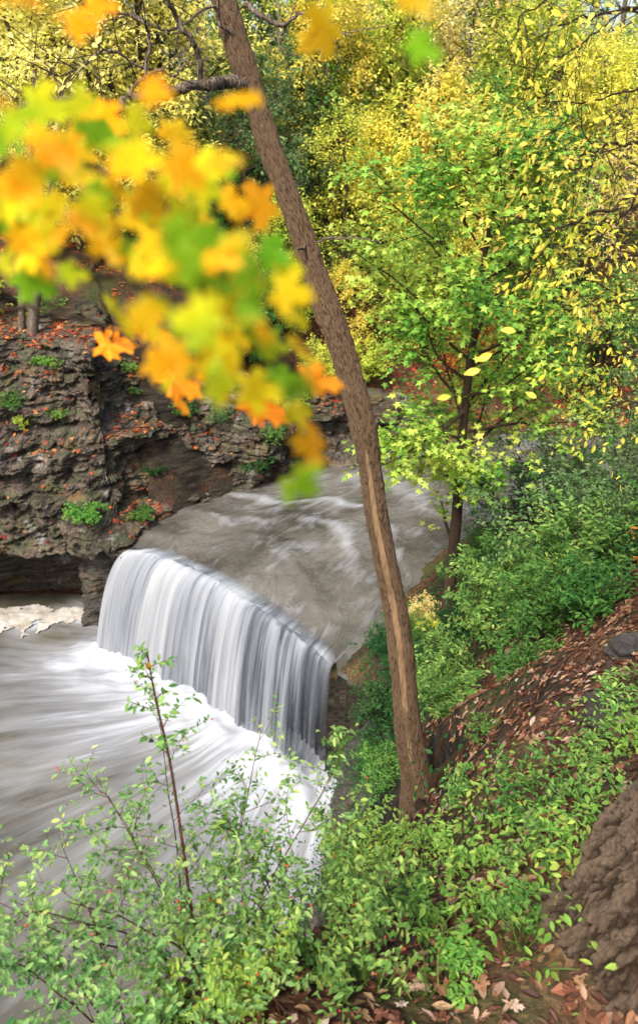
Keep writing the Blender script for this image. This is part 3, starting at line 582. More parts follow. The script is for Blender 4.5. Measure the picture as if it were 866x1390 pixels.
TREES = [
 ('airy', 70, 23.5, .85, 'lemon', 'twig', 'airy lemon-leaved tree above the cliff in the upper left'),
 ('airy', 200, 25.5, 1.0, 'lemon', 'twig', 'pale lemon-yellow tree behind the arched limb, left of the pale straight trunk'),
 ('low', 130, 28, 1.3, 'yellow', 'twig', 'yellow tree low behind the two lemon-leaved trees'),
 ('broad', 5, 30, .9, 'red', 'bark', 'dark red maple at the far left edge of the picture'),
 ('pole', 258, 29, .95, 'yellow', 'barkpale', 'tall tree with a pale straight trunk rising left of the leaning trunk'),
 ('broad', 300, 33, .95, 'green', 'bark', 'deep green dense tree just left of the leaning trunk'),
 ('low', 330, 27, 1.1, 'greygreen', 'bark', 'small grey-green tree below the deep green tree beside the leaning trunk'),
 ('low', 395, 25.5, .75, 'yg', 'twig', 'small yellow-green tree at the river bend, directly behind the leaning trunk'),
 ('tall', 405, 34, .9, 'green', 'barkpale', 'tall green tree with pale trunk right of the leaning trunk near the top'),
 ('broad', 455, 30, .85, 'yellow', 'bark', 'rounded yellow tree right of the leaning trunk at mid slope'),
 ('airy', 470, 26.5, .75, 'yg', 'twig', 'thin yellow-green tree growing from the far bank above the bend'),
 ('tall', 520, 37, .85, 'yg', 'barkpale', 'tall yellow-green tree with forked pale stems, top centre'),
 ('airy', 560, 31, 1.05, 'tan', 'twig', 'airy tan-leaved tree at centre of the slope'),
 ('low', 520, 28.5, 1.0, 'yellow', 'twig', 'bushy yellow tree left of the green maple crown'),
 ('airy', 640, 34, 1.0, 'tan', 'bark', 'peach and tan tree above the green maple crown'),
 ('broad', 600, 40, .95, 'green', 'bark', 'green tree high on the slope behind the tan trees'),
 ('low', 590, 27, .9, 'yg', 'twig', 'low yellow-green tree directly behind the green maple'),
 ('tall', 690, 38, .9, 'green', 'bark', 'tall green tree with dark trunk, upper right behind the golden branches'),
 ('broad', 730, 32, .85, 'yg', 'bark', 'yellow-green tree right of the peach-tan tree'),
 ('airy', 700, 26.5, .85, 'yellow', 'twig', 'loose yellow tree over the river right of the maple'),
 ('low', 760, 28, 1.1, 'deep', 'bark', 'dark green bushy tree beyond the river behind the golden leaves'),
 ('broad', 800, 30, .8, 'yellow', 'bark', 'broad yellow tree beyond the golden leaves on the right'),
 ('tall', 850, 36, .85, 'yg', 'bark', 'tall yellow-green tree at the upper right corner'),
 ('airy', 850, 26, .9, 'tan', 'twig', 'tan-leaved tree at the right edge above the grey-green shrubs'),
 ('pole', 470, 44, .8, 'yg', 'barkpale', 'slender pale-trunked tree with high yellow crown near top centre'),
 ('broad', 350, 42, .9, 'yg', 'bark', 'far yellow-green tree seen just right of the leaning trunk top'),
 ('broad', 780, 44, 1.0, 'green', 'bark', 'far green tree high in the upper right'),
 ('low', 225, 30.5, 1.0, 'green', 'bark', 'green bushy tree under the arched limb'),
 ('broad', 560, 50, 1.0, 'yg', 'bark', 'farthest yellow-green tree at the slope top, centre'),
 ('broad', 680, 52, 1.0, 'tan', 'bark', 'farthest tan tree at the slope top, right of centre'),
 ('low', 640, 25.6, .65, 'rust', 'twig', 'small rust-leaved tree on the far bank behind the maple trunk'),
 ('low', 285, 24.2, .6, 'green', 'twig', 'small green tree on top of the cliff under the orange leaves'),
 ('low', 335, 23.8, .5, 'yg', 'twig', 'little yellow-green tree at the cliff end beside the river'),
 ('low', 430, 31, 1.2, 'lime', 'twig', 'bright lime tree between the leaning trunk and the rounded yellow tree'),
 ('broad', 510, 34, .75, 'yellow', 'bark', 'yellow tree behind the thin yellow-green tree at the bend'),
 ('low', 650, 30, 1.2, 'lime', 'twig', 'lime-green tree behind the right half of the green maple'),
 ('broad', 590, 35, .7, 'yellow', 'bark', 'yellow-crowned tree in the middle of the slope under the tan trees'),
 ('airy', 740, 36, 1.0, 'yellow', 'twig', 'airy yellow tree high behind the golden branches'),
 ('low', 720, 29, 1.0, 'tan', 'twig', 'small tan tree low behind the golden branches'),
 ('low', 550, 26.2, .7, 'yg', 'twig', 'small yellow-green tree on the far bank left of the maple trunk'),
 ('low', 470, 25.4, .55, 'yellow', 'twig', 'little yellow tree at the water edge of the bend'),
 ('low', 820, 25, .9, 'lime', 'twig', 'lime tree on the far bank at the right behind the golden leaves'),
 ('low', 385, 29, 1.1, 'greygreen', 'bark', 'grey-green tree just right of the leaning trunk at mid height'),
 ('broad', 620, 45, .8, 'yellow', 'bark', 'yellow tree near the slope top above the maple'),
 ('broad', 440, 39, .8, 'tan', 'bark', 'tan tree high up right of the leaning trunk'),
 ('low', 110, 31.5, 1.3, 'yg', 'bark', 'yellow-green tree on the left slope behind the dark stems'),
 ('low', 20, 26.5, 1.0, 'lemon', 'twig', 'low lemon-leaved tree at the left edge of the slope'),
 ('broad', 330, 36, .8, 'yg', 'bark', 'light yellow-green tree left of the leaning trunk near the top'),
 ('airy', 380, 31, 1.0, 'yg', 'barkpale', 'open yellow-green tree crossing behind the leaning trunk'),
 ('airy', 120, 26.5, .9, 'lemon', 'twig', 'small lemon tree between the two larger lemon-leaved trees'),
 ('airy', 600, 37, 1.0, 'yellow', 'bark', 'airy pale yellow tree above the peach-tan one'),
 ('broad', 700, 45, .8, 'yg', 'bark', 'yellow-green tree on the skyline right of centre'),
 ('low', 610, 28.6, 1.3, 'yellow', 'twig', 'bushy pale yellow tree directly above the green maple crown'),
 ('low', 540, 31.5, 1.4, 'yg', 'twig', 'spreading yellow-green tree left above the green maple crown'),
 ('low', 680, 33, 1.4, 'yg', 'twig', 'spreading yellow-green tree under the tall dark-trunked tree'),
 ('low', 40, 23.2, 1.25, 'lemon', 'twig', 'bushy lemon tree standing just behind the two dark stems'),
 ('low', 150, 24.6, 1.5, 'lemon', 'twig', 'full lemon-leaved tree in the middle of the upper left'),
 ('low', 215, 27.5, 1.5, 'lemon', 'twig', 'full lemon-leaved tree directly left of the pale straight trunk'),
 ('low', 480, 33, 1.3, 'yellow', 'twig', 'pale yellow bushy tree right of the leaning trunk, high on the slope'),
 ('broad', -80, 29, .9, 'yellow', 'bark', 'yellow tree rising past the left edge'),
 ('broad', 950, 30, .9, 'yg', 'bark', 'yellow-green tree rising past the right edge'),
]
for a in TREES: plant_tree(*a)
# two dark stems and a smaller one in a V on the cliff top
for (bx, by, lx, ly, w, lb) in ((42, 452, 62, 335, .15, 'thicker dark stem of the pair leaning right on the leaf-covered ledge'), (28, 448, 34, 330, .10, 'thin dark upright stem just left of the thicker leaning stem')):
    b = hit(bx, by)[0]; d = np.linalg.norm(b-[0, 0, CAMZ]); top = at(lx + (lx-bx)*1.6, ly - 230, (b[1]*cp+(CAMZ-b[2])*sp)*.9)
    s = empty('slender_tree', b); tag(s, lb, 'tree'); pl = Plant(int(bx)); c = np.linspace(0, 1, 12)[:, None]; pts = (top-b)*c + np.stack([fbm(P3(c[:, 0]*3, 0, bx), 2, 4)*.15]*3, -1)*c; pts[0, 2] -= .25
    mb = MB(); mb.tube(pts, np.linspace(w, w*.4, 12), 8); obj('trunk', mb.mesh('trunk'), M['bark'], s)
    for l_, t_ in pl.kids(pts, 9, .4, 1, lambda t: 1.6, .9, n=5, up=.1):
        pl.branch(l_, .03, .008, 4)
        for q_, _ in pl.kids(l_, 5, .2, 1, lambda t: .7, .8, n=3): pl.branch(q_, .008, .003, 3); pl.twigs.append(q_)
    obj('branches', pl.wood.mesh('branches'), M['twig'], s); obj('crown', pl.leaf_mesh('crown', 8, .11, 'rhomb'), M['yg' if bx < 35 else 'lemon'], s)

# ------------------------------------------------------------------ the maple by the river
tm, pl = make_tree(21, 9.4, .12, .36, 2.5, nl=42, nb=7, nt_=5, twl=.45, shape=.55, bang=1.2, flat=True, lean=(.02, 0), wander=.03)
b = np.array([2.62, 12.2, 0]); b[2] = drop(b[0], b[1])
mp = empty('maple_tree', b); tag(mp, 'green maple turning yellow at the top, on a thin dark trunk beside the river', 'maple')
side = pl.curve((0, 0, 2.0), (-.5, .1, .8), .9, 6, .1, .1); pl.branch(side, .045, .015, 6)
for q_, _ in pl.kids(side, 6, .4, 1, lambda t: .4, .8, n=3): pl.branch(q_, .006, .003, 3); pl.twigs.append(q_)
obj('trunk', tm.mesh('trunk'), M['twig'], mp); obj('branches', pl.wood.mesh('branches'), M['twig'], mp)
obj('crown', pl.leaf_mesh('crown', 9, .105, 'star', droop=.2, nz=.35, spread=.04), M['hero'], mp)

# ------------------------------------------------------------------ hero trunks
def bark_trunk(path, rad, seg_len, nth, freq, depth, seed, scar=None, zf=.16):
    path = np.asarray(path, float); n = max(40, int(np.linalg.norm(np.diff(path, axis=0), axis=1).sum()/seg_len))
    P = seg(path, n); R = np.interp(np.linspace(0, len(rad)-1, n), range(len(rad)), rad)
    t = nrm(np.gradient(P, axis=0)); a = nrm(np.cross(t, [.1, 1., .1])); b_ = np.cross(t, a); th = np.linspace(0, 2*PI, nth, endpoint=False)
    ln = np.concatenate([[0], np.cumsum(np.linalg.norm(np.diff(P, axis=0), axis=1))])
    cyl = np.stack([np.cos(th)[:, None]*R[None], np.sin(th)[:, None]*R[None], np.broadcast_to(ln[None], (nth, n))], -1)
    wv = fbm(cyl*[9, 9, 5], 3, seed); wv2 = fbm(cyl*[9, 9, 5], 3, seed+31); Rm = float(np.mean(R))
    cu = th[:, None]*Rm*freq + wv*.55; cv = ln[None]*freq*zf + wv2*.55; nper = max(3, int(round(2*PI*Rm*freq))); cu = cu*nper/(2*PI*Rm*freq)
    iu, iv = np.floor(cu).astype(np.int64), np.floor(cv).astype(np.int64); F1 = np.full(cu.shape, 9.); F2 = F1.copy(); ID = np.zeros(cu.shape)
    for du in (-1, 0, 1):
        for dv in (-1, 0, 1):
            a_ = iu+du; am = a_ % nper; c_ = iv+dv; z0 = np.zeros_like(c_); ds = np.hypot(a_+_h(am, c_, z0, seed)-cu, c_+_h(am, c_, z0+1, seed)-cv)
            nw = ds < F1; F2 = np.where(nw, F1, np.minimum(F2, ds)); ID = np.where(nw, _h(am, c_, z0+2, seed), ID); F1 = np.where(nw, ds, F1)
    e = np.clip((F2-F1)/.22, 0, 1); e = e*e*(3-2*e)
    fine = fbm(cyl*[60, 60, 26], 4, seed+5)
    rg_ = 1-np.abs(fbm(cyl*[16, 16, 3.2]+wv[..., None]*.5, 3, seed+40))*1.6
    rg_ = np.clip(.55-rg_, 0, 1)/.55; rg_ = np.clip(rg_*1.6, 0, 1); kb = 1.0 if zf < .21 else 0.0; e = e*(1-kb*.55)+kb*.55*rg_; e = e*(1-kb)+kb*np.clip((e-.25)*1.5, 0, 1)
    d = depth*(e*(.6+.5*ID) + .35*fine*(.4+e) + kb*.35*fbm(cyl*[40, 40, 30], 3, seed+60) - .7) + .10*R[None]*fbm(cyl*3, 3, seed+11)
    rid = np.clip(e*(.65+.5*ID)+.25*fine, 0, 1)
    if scar is not None: d = d*(1-scar(th[:, None], ln[None]/ln[-1])) - .006*scar(th[:, None], ln[None]/ln[-1])
    rr = R[None]+d
    V = P[None]+rr[..., None]*(np.cos(th)[:, None, None]*a[None]+np.sin(th)[:, None, None]*b_[None])
    return V, P, R, rid
LP = [(574, 1112, 6.95, 44), (571, 1092, 6.9, 33), (566, 1065, 6.85, 25), (562, 1040, 6.8, 22.5), (553, 980, 6.7, 20), (541, 855, 6.5, 18), (527, 780, 6.4, 17.5), (511, 700, 6.25, 17.5), (503, 640, 6.15, 18), (492, 575, 6.05, 19), (477, 520, 6.0, 20), (463, 470, 5.95, 21.5), (446, 425, 5.9, 21.5), (421, 352, 5.85, 19), (396, 280, 5.8, 18), (366, 200, 5.75, 17.5), (345, 130, 5.7, 18), (322, 60, 5.65, 19), (304, 0, 5.6, 19.5), (284, -70, 5.55, 18), (262, -160, 5.5, 16)]
path = np.array([at(a, b_, c) for a, b_, c, _ in LP]); rad = [.88*r_/F*c for _, _, c, r_ in LP]
SCO = -.12; o0 = path[2].copy(); gzb = g1(o0[0], o0[1])
print('lean base', o0, 'ground', gzb)
def scar(th, u):   # long bare strip on the camera side
    return np.exp(-((np.angle(np.exp(1j*(th-SC)))/.40)**4))*np.clip((u-.13)*12, 0, 1)*np.clip((.47-u)*9, 0, 1)
_t = nrm(path[10]-path[3]); _a = nrm(np.cross(_t, [.1, 1., .1])); _b = np.cross(_t, _a); _v = np.array([0, 0, CAMZ])-path[6]; SC = math.atan2(_v@_b, _v@_a) % (2*PI)
SC += SCO
V, P_, R_, rid = bark_trunk(path-o0, rad, .016, 150, 52, .010, 5, scar, .24)
lt = empty('leaning_tree', o0); tag(lt, 'tall slim tree with furrowed tan bark leaning left in front of the waterfall', 'tree')
obj('trunk', make_mesh('trunk', V, [grid_faces(V.shape[0], V.shape[1], 0, True)], True, None, {'ridge': rid}), M['bark_lean'], lt)
# bare wood strip lying in the scar
th = np.linspace(SC-.34, SC+.34, 14); nP = len(P_); i0, i1 = int(nP*.145), int(nP*.45); t_ = nrm(np.gradient(P_, axis=0)); a_ = nrm(np.cross(t_, [.1, 1., .1])); b_ = np.cross(t_, a_)
ww = np.sin(np.linspace(0, PI, i1-i0))**.35; th2 = SC+(th-SC)[:, None]*ww[None]*(1+.3*fbm(P3(np.arange(i1-i0)*.02, 0, 0), 2, 3))[None]
RR = (R_[i0:i1]+.0005)[None]-.010*(np.abs(th-SC)/.34)[:, None]**6
Vs = P_[None, i0:i1]+RR[..., None]*(np.cos(th2)[..., None]*a_[None, i0:i1]+np.sin(th2)[..., None]*b_[None, i0:i1])
obj('bare_strip', make_mesh('bare_strip', Vs, [grid_faces(14, i1-i0)], True), M['barewood'], lt)
def pixbranch(mb, pts, r0, r1, sides=7, n=None, wob=.012, seed=0, org=None):
    w = seg(np.array([at(*q) for q in pts]), n or len(pts)*7); w = w + wob*np.stack([fbm(P3(np.arange(len(w))*.25, k_, seed), 3, seed+k_) for k_ in range(3)], -1)
    if org is not None: w = w-org
    mb.tube(w, np.linspace(r0, r1, len(w))*(1+.1*fbm(P3(np.arange(len(w))*.5, 0, seed), 2, seed)), sides); return w
mb = MB(); pl = Plant(77); pl.wood = mb
LB = [([(337, 125, 5.7), (322, 114, 5.6), (300, 111, 5.5), (272, 116, 5.4), (245, 122, 5.3), (215, 123, 5.2), (190, 128, 5.1), (172, 138, 5.05), (158, 148, 5.0), (145, 149, 4.95), (120, 140, 4.9), (95, 136, 4.85), (60, 138, 4.8), (20, 150, 4.75)], .048, .014),
 ([(274, 116, 5.4), (268, 80, 5.3), (258, 50, 5.2), (240, 20, 5.1), (225, -10, 5.0), (205, -60, 4.9)], .024, .012),
 ([(172, 138, 5.05), (190, 110, 5.1), (215, 95, 5.1), (235, 98, 5.1), (250, 60, 5.1)], .014, .004),
 ([(200, 125, 5.2), (205, 60, 5.1), (190, 30, 5.0), (140, 10, 4.9), (100, -20, 4.8)], .014, .006),
 ([(230, 122, 5.3), (200, 95, 5.2), (150, 70, 5.1), (110, 95, 5.0), (70, 100, 4.9)], .012, .004),
 ([(330, 0, 5.6), (360, 25, 5.5), (385, 35, 5.45), (410, 20, 5.4), (440, 30, 5.35), (480, 55, 5.3)], .022, .006),
 ([(387, 34, 5.45), (380, 60, 5.4), (400, 75, 5.35)], .012, .004),
 ([(322, 60, 5.6), (300, 30, 5.5), (285, 10, 5.4), (240, 40, 5.3), (180, 20, 5.2)], .016, .005),
 ([(420, 332, 5.8), (400, 345, 5.6), (385, 352, 5.5), (380, 362, 5.45)], .012, .005),
 ([(424, 330, 5.8), (455, 323, 5.75), (490, 325, 5.7), (520, 330, 5.7)], .012, .004)]
for k_, (pp, ra, rb) in enumerate(LB):
    if k_ in (5, 7, 8, 9): obj('limb', mb.mesh('limb'), M['bark'], lt); mb = MB(); pl.wood = mb
    w = pixbranch(mb, pp, ra, rb, 9, seed=k_, wob=.02, org=o0)
    if k_ in (2, 3, 4, 5, 7):
        for q_, _ in pl.kids(w, 7, .3, 1, lambda t: .4, .8, n=4): pl.branch(q_, .005, .002, 3)
    if k_ in (0, 3, 4, 1):
        for q_, _ in pl.kids(w, 7, .45, 1, lambda t: .55, .8, n=4): pl.branch(q_, .006, .002, 3); pl.twigs.append(q_)
obj('limb', mb.mesh('limb'), M['bark'], lt); obj('leaves', pl.leaf_mesh('leaves', 9, .06, 'oval', droop=.6), M['lemon'], lt)
# big rough trunk in the bottom right corner
bx, by = 1.42, 1.85; bz = g1(bx, by)
z = np.array([-.5, -.2, .05, .3, .6, 1.0, 1.6, 2.4, 3.4, 5, 7, 9]); pth = np.stack([np.interp(z, [-.5, 0, .3, .6, 1, 1.6, 2.4, 5, 9], [1.30, 1.43, 1.52, 1.60, 1.70, 1.82, 1.94, 2.15, 2.35]), by-.05+.02*z, bz+z], -1); rb_ = np.array([.42, .40, .385, .37, .36, .35, .34, .335, .33, .32, .31, .3])
V, _, _, rid = bark_trunk(pth-pth[2], rb_, .007, 760, 32, .026, 9, None, .2)
bt = empty('oak_tree', pth[2]); tag(bt, 'thick trunk with deeply furrowed scaly bark in the lower right corner', 'tree')
obj('trunk', make_mesh('trunk', V, [grid_faces(V.shape[0], V.shape[1], 0, True)], True, None, {'ridge': rid}), M['bark_big'], bt)

# ------------------------------------------------------------------ shrubs and plants
def make_shrub(seed, stems, h, spread, r=.012, k1=7, k2=4, l1=.45, l2=.2, arch=.5, per=7, size=.05, kind='oval', droop=.15, nz=.4, pair=True, lsp=.012, berries=0, start=.2):
    pl = Plant(seed); rg = pl.rng
    for i in range(stems):
        a = 6.283*(i+rg.uniform(0, .7))/stems; q = spread/h*rg.uniform(.25, 1.0); d = (math.cos(a)*q, math.sin(a)*q, 1)
        st = pl.curve((rg.normal(0, .04)*h, rg.normal(0, .04)*h, -.05), d, h*rg.uniform(.7, 1.15)*math.sqrt(1+q*q*.5), 9, .06, 0, arch*.22)
        pl.branch(st, r, r*.25, 5)
        for b, t1 in pl.kids(st, k1, .22, .98, lambda t: l1*h*(1.15-.6*t), .85, n=5, wander=.12, sag=.08):
            pl.branch(b, r*.4, r*.15, 3); pl.twigs.append(b)
            for tw, _ in pl.kids(b, k2, .15, .95, lambda t: l2*h, .8, n=3, wander=.12, sag=.05):
                pl.branch(tw, r*.2, r*.1, 3); pl.twigs.append(tw)
        pl.twigs.append(st[4:])
    lm = pl.leaf_mesh('leaves', per, size, kind, droop=droop, nz=nz, spread=lsp, pair=pair, start=start)
    bm = None
    if berries:
        ico = np.array([(0, 0, 1), (.9, 0, .3), (.28, .85, .3), (-.72, .53, .3), (-.72, -.53, .3), (.28, -.85, .3), (.72, .53, -.45), (-.28, .85, -.45), (-.9, 0, -.45), (-.28, -.85, -.45), (.72, -.53, -.45), (0, 0, -1)])
        fc = np.array([(0,1,2),(0,2,3),(0,3,4),(0,4,5),(0,5,1),(1,6,2),(2,7,3),(3,8,4),(4,9,5),(5,10,1),(6,7,2),(7,8,3),(8,9,4),(9,10,5),(10,6,1),(11,7,6),(11,8,7),(11,9,8),(11,10,9),(11,6,10)])
        bm = []
        for _ in range(berries):
            tw = pl.twigs[rg.integers(len(pl.twigs))]; bm.append(tw[rg.integers(1, len(tw))]+rg.normal(0, .006, 3))
        bm = (make_mesh('berry', ico*.0042, [fc], True), bm)
    return pl.wood.mesh('stems'), lm, bm
def shrub_root(name, sm, lm, bm, leaf, stem='twig'):
    parts = [('stems', sm, M[stem]), ('leaves', lm, M[leaf])]
    r = build(name, parts)
    if bm:
        bm[0].materials.append(M['berry'])
        for p in bm[1]: b = bpy.data.objects.new('berry', bm[0]); C.objects.link(b); b.parent = r; b.location = p
    return r
sforms = {
 'honey': shrub_root('shrub', *make_shrub(31, 9, 2.3, 1.3, .016, 9, 5, .38, .15, .8, 6, .075, 'rhomb', lsp=.02), 'greygreen'),
 'bushy': shrub_root('shrub', *make_shrub(32, 8, 1.2, .7, .01, 8, 4, .42, .18, .5, 6, .07, 'oval', lsp=.015), 'green'),
 'small': shrub_root('shrub', *make_shrub(33, 6, .6, .4, .006, 6, 3, .45, .2, .5, 5, .055, 'oval', lsp=.01), 'mint'),
 'fern': shrub_root('fern', *make_shrub(34, 12, .5, .55, .005, 12, 2, .3, .1, 1.2, 7, .04, 'rhomb', lsp=.006), 'lime'),
}
sused = set()
def plant_shrub(form, x, y, s, leaf, label, group, z=None, name=None, cat='shrub', lean=None):
    r = sforms[form]; z = drop(x, y) if z is None else z; rz = random.Random(int(x*131+y*17)).uniform(0, 6.28)
    if form in sused:
        copy_tree(r, (x, y, z-.03), rz, s, {'leaves': M[leaf]}, label, cat, group)
    else:
        sused.add(form); r.location = (x, y, z-.03); r.rotation_euler = (0, 0, rz); r.scale = (s,)*3; tag(r, label, cat, group); r.children[1].material_slots[0].material = M[leaf] if r.children[1].name.startswith('leaves') else M['twig']
        for c in r.children:
            if c.name.startswith('leaves'): c.material_slots[0].material = M[leaf]
            if c.name.startswith('stems'): c.material_slots[0].material = M['twig']
G1 = 'shrubs on the right bank'
for a in [
 ('honey', 4.0, 9.2, .95, 'greygreen', 'large grey-green shrub right of the maple trunk, nearest the water'),
 ('honey', 5.3, 10.6, 1.1, 'greygreen', 'tall arching grey-green shrub in the middle of the right bank'),
 ('honey', 5.2, 8.6, 1.0, 'greygreen', 'grey-green shrub at the right edge just above the leaf-covered slope'),
 ('honey', 6.9, 10.3, 1.15, 'deep', 'deep green arching shrub at the right edge behind the grey-green ones'),
 ('honey', 7.3, 13.2, 1.15, 'greygreen', 'grey-green shrub under the golden branches, right side'),
 ('honey', 4.9, 14.2, 1.0, 'deep', 'dark green shrub behind the maple trunk by the river'),
 ('honey', 6.2, 16.6, 1.1, 'green', 'green shrub overhanging the river beyond the maple'),
 ('honey', 9.2, 15.5, 1.3, 'yg', 'yellow-green shrub at the back of the right bank'),
 ('honey', 9.0, 12.0, 1.3, 'deep', 'dark shrub at the far right of the bank'),
 ('honey', 3.6, 12.9, .7, 'green', 'green shrub close behind the maple trunk base'),
 ('bushy', 2.35, 9.9, .6, 'deep', 'dense dark green shrub in front of the maple trunk base'),
 ('bushy', 3.4, 10.5, .95, 'green', 'green leafy shrub just right of the maple trunk base'),
 ('bushy', 1.75, 9.3, .75, 'deep', 'dark shrub right of the leaning trunk beside the fall'),
 ('bushy', 2.5, 8.3, 1.05, 'mint', 'fresh green shrub in the hollow right of the leaning trunk'),
 ('bushy', 3.4, 8.2, 1.15, 'mint', 'bright green shrub below the grey-green shrubs'),
 ('bushy', 1.7, 7.6, .8, 'mint', 'pale green shrub hugging the right side of the leaning trunk'),
 ('bushy', 2.6, 6.9, .85, 'green', 'green shrub at the top edge of the fallen leaves'),
 ('bushy', 4.3, 7.3, 1.0, 'green', 'broad green shrub above the leaf slope near the right edge'),
 ('small', 2.2, 11.6, .7, 'yg', 'yellowing little shrub left of the maple trunk base'),
 ('bushy', 2.15, 12.4, .6, 'tan', 'tan and yellow shrub at the water left of the maple trunk'),
 ('bushy', 1.15, 9.9, .8, 'deep', 'dark green shrub left of the leaning trunk at the end of the lip'),
 ('bushy', 1.05, 8.9, .7, 'deep', 'dark green shrub overhanging the rock beside the fall'),
 ('bushy', 1.5, 11.0, .65, 'deep', 'low dark shrub at the water edge above the lip'),
 ('bushy', 1.0, 7.3, .6, 'green', 'green shrub on the rock just left of the leaning trunk'),
 ('bushy', .75, 11.1, .8, 'deep', 'dark green shrub hanging over the very end of the lip'),
 ('bushy', .85, 10.2, .9, 'green', 'green shrub leaning over the rock at the right end of the fall'),
 ('bushy', .7, 9.0, .7, 'greygreen', 'small grey-green shrub on the dark rock below the lip'),
 ('bushy', 1.9, 11.7, .55, 'green', 'low green shrub on the water edge behind the leaning trunk'),
 ('small', 2.0, 13.2, 1.0, 'green', 'small green shrub at the water just left of the maple trunk'),
 ('bushy', 1.25, 12.2, .5, 'deep', 'little dark shrub on the point of the bank just above the lip'),
 ('bushy', 1.7, 13.0, .5, 'greygreen', 'little grey-green shrub on the water edge upstream of the lip'),
 ('small', 1.5, 6.3, 1.1, 'mint', 'small fresh green shrub right of the leaning trunk base'),
 ('small', 2.1, 6.0, .9, 'green', 'small green shrub among fallen leaves right of the leaning trunk'),
 ('small', 3.5, 5.9, 1.1, 'rust', 'small rusty red shrub on the leaf slope near the right edge'),
 ('small', 3.0, 6.5, 1.2, 'green', 'small dark-green shrub beside the rusty one'),
]: plant_shrub(a[0], *a[1:5], a[5], G1)
G2 = 'shrubs on the left rim'
for px, Y, f, s, leaf, lb in [
 (395, 21.8, 'honey', .55, 'yg', 'yellow-green shrub at the river end of the cliff'),
 (440, 23.3, 'bushy', 1.2, 'yg', 'yellow-green shrub at the bend behind the leaning trunk'),
 (300, 21.6, 'bushy', 1.3, 'greygreen', 'grey-green shrub on the cliff top under the orange maple leaves'),
 (345, 22.2, 'bushy', 1.4, 'green', 'green shrub on the cliff top right of the grey-green one'),
 (255, 21.2, 'bushy', 1.0, 'greygreen', 'small grey-green shrub on the cliff rim'),
 (230, 23.6, 'bushy', 1.4, 'green', 'green shrub on the leafy slope above the cliff'),
 (320, 24.2, 'honey', .8, 'greygreen', 'larger grey-green shrub on the slope above the cliff'),
 (385, 25, 'honey', .8, 'lime', 'bright lime shrub left of the leaning trunk'),
 (68, 20.6, 'small', 1.3, 'lime', 'lime green bush on the rim below the V of dark stems'),
 (-10, 20.4, 'bushy', 1.1, 'yg', 'yellow-green bush on the rim at the left edge'),
 (500, 24.8, 'bushy', 1.3, 'yg', 'yellow-green shrub on the far bank at the bend'),
 (545, 26.6, 'honey', .9, 'green', 'green shrub on the far bank left of the maple crown'),
 (700, 25.4, 'honey', .9, 'yg', 'yellow-green shrub on the far bank right of the maple'),
 (800, 26.4, 'honey', 1.0, 'deep', 'dark shrub on the far bank at the right'),
 (630, 28.5, 'honey', 1.1, 'green', 'green shrub on the slope behind the maple'),
 (480, 28.5, 'honey', 1.1, 'greygreen', 'grey-green shrub on the slope right of the leaning trunk'),
]:
    dep = Y*cp + 4*sp + 1.5; X = (px-CX)/F*dep; plant_shrub(f, X, Y, s, leaf, lb, G2)
# plants rooted in the cliff face
for px, py, f, s, leaf, lb in [
 (112, 700, 'fern', 1.15, 'lime', 'bright lime fern clump on the low shelf beside the fall'),
 (192, 700, 'fern', .9, 'green', 'green fern among red leaves on the low shelf'),
 (65, 492, 'fern', 1.0, 'lime', 'lime fern tuft hanging at the top of the cliff'),
 (178, 505, 'small', .6, 'lime', 'small lime tuft on the dark cliff face'),
 (182, 535, 'small', .5, 'green', 'tiny green tuft below the lime one on the cliff face'),
 (18, 555, 'small', 1.0, 'green', 'green plant on a cliff ledge at the left edge'),
 (36, 580, 'small', .8, 'yg', 'yellowish plant on the ledge at the left edge'),
 (78, 570, 'small', .6, 'lime', 'small lime plant right of the yellowish one on the cliff'),
 (210, 640, 'fern', .7, 'deep', 'dark fern halfway up the pale rock'),
 (350, 640, 'small', 1.2, 'deep', 'dark green bush on the rock at the river edge'),
 (372, 600, 'small', 1.3, 'green', 'green bush at the right end of the cliff'),
 (250, 565, 'small', 1.0, 'green', 'green tuft hanging from the rim under the orange leaves'),
 (300, 575, 'small', 1.0, 'greygreen', 'grey-green tuft hanging from the rim near the cliff middle')]:
    h = hit(px, py); plant_shrub(f, h[0][0], h[0][1], s, leaf, lb, 'plants on the cliff face', z=h[0][2], cat='fern' if f == 'fern' else 'plant')

# foreground shrub with red berries
NS = {272: (-.50, 1.80), 415: (.0, 1.80), 350: (-.27, 1.55), 235: (-.72, 1.45)}; NS = {k: np.array([*v, g1(*v)]) for k, v in NS.items()}
def near_shrub(px, py, label, leaf, *a, **kw):
    h = NS[px] if px in NS else hit(px, py)[0]; r = shrub_root('berry_shrub', *make_shrub(*a, **kw), leaf, 'twig_red'); r.location = h; tag(r, label, 'shrub', 'shrubs in the foreground'); return r
hb = near_shrub(272, 1312, 'airy green shrub with red berries and a few yellow leaves, in front of the pool', 'pale', 41, 12, 1.10, .70, .005, 9, 4, .30, .10, .12, 3.8, .030, 'oval', lsp=.008, berries=48, nz=.6)
pl = Plant(5); st = seg(np.array([at(265, 1275, 3.05), at(250, 1160, 2.85), at(232, 1040, 2.72), at(212, 950, 2.62), at(200, 885, 2.55)])-np.array(hb.location), 20)
pl.branch(st, .008, .003, 6)
for b_, t1 in pl.kids(st, 9, .5, 1, lambda t: .24*(1.25-t), 1.0, n=4, sag=.1): pl.branch(b_, .0025, .001, 3); pl.twigs.append(b_)
mbl = MB(); obj('shoot', pl.wood.mesh('shoot'), M['twig_red'], hb); obj('leaves', pl.leaf_mesh('leaves', 5, .036, 'oval', spread=.006, pair=True), M['mint'], hb)
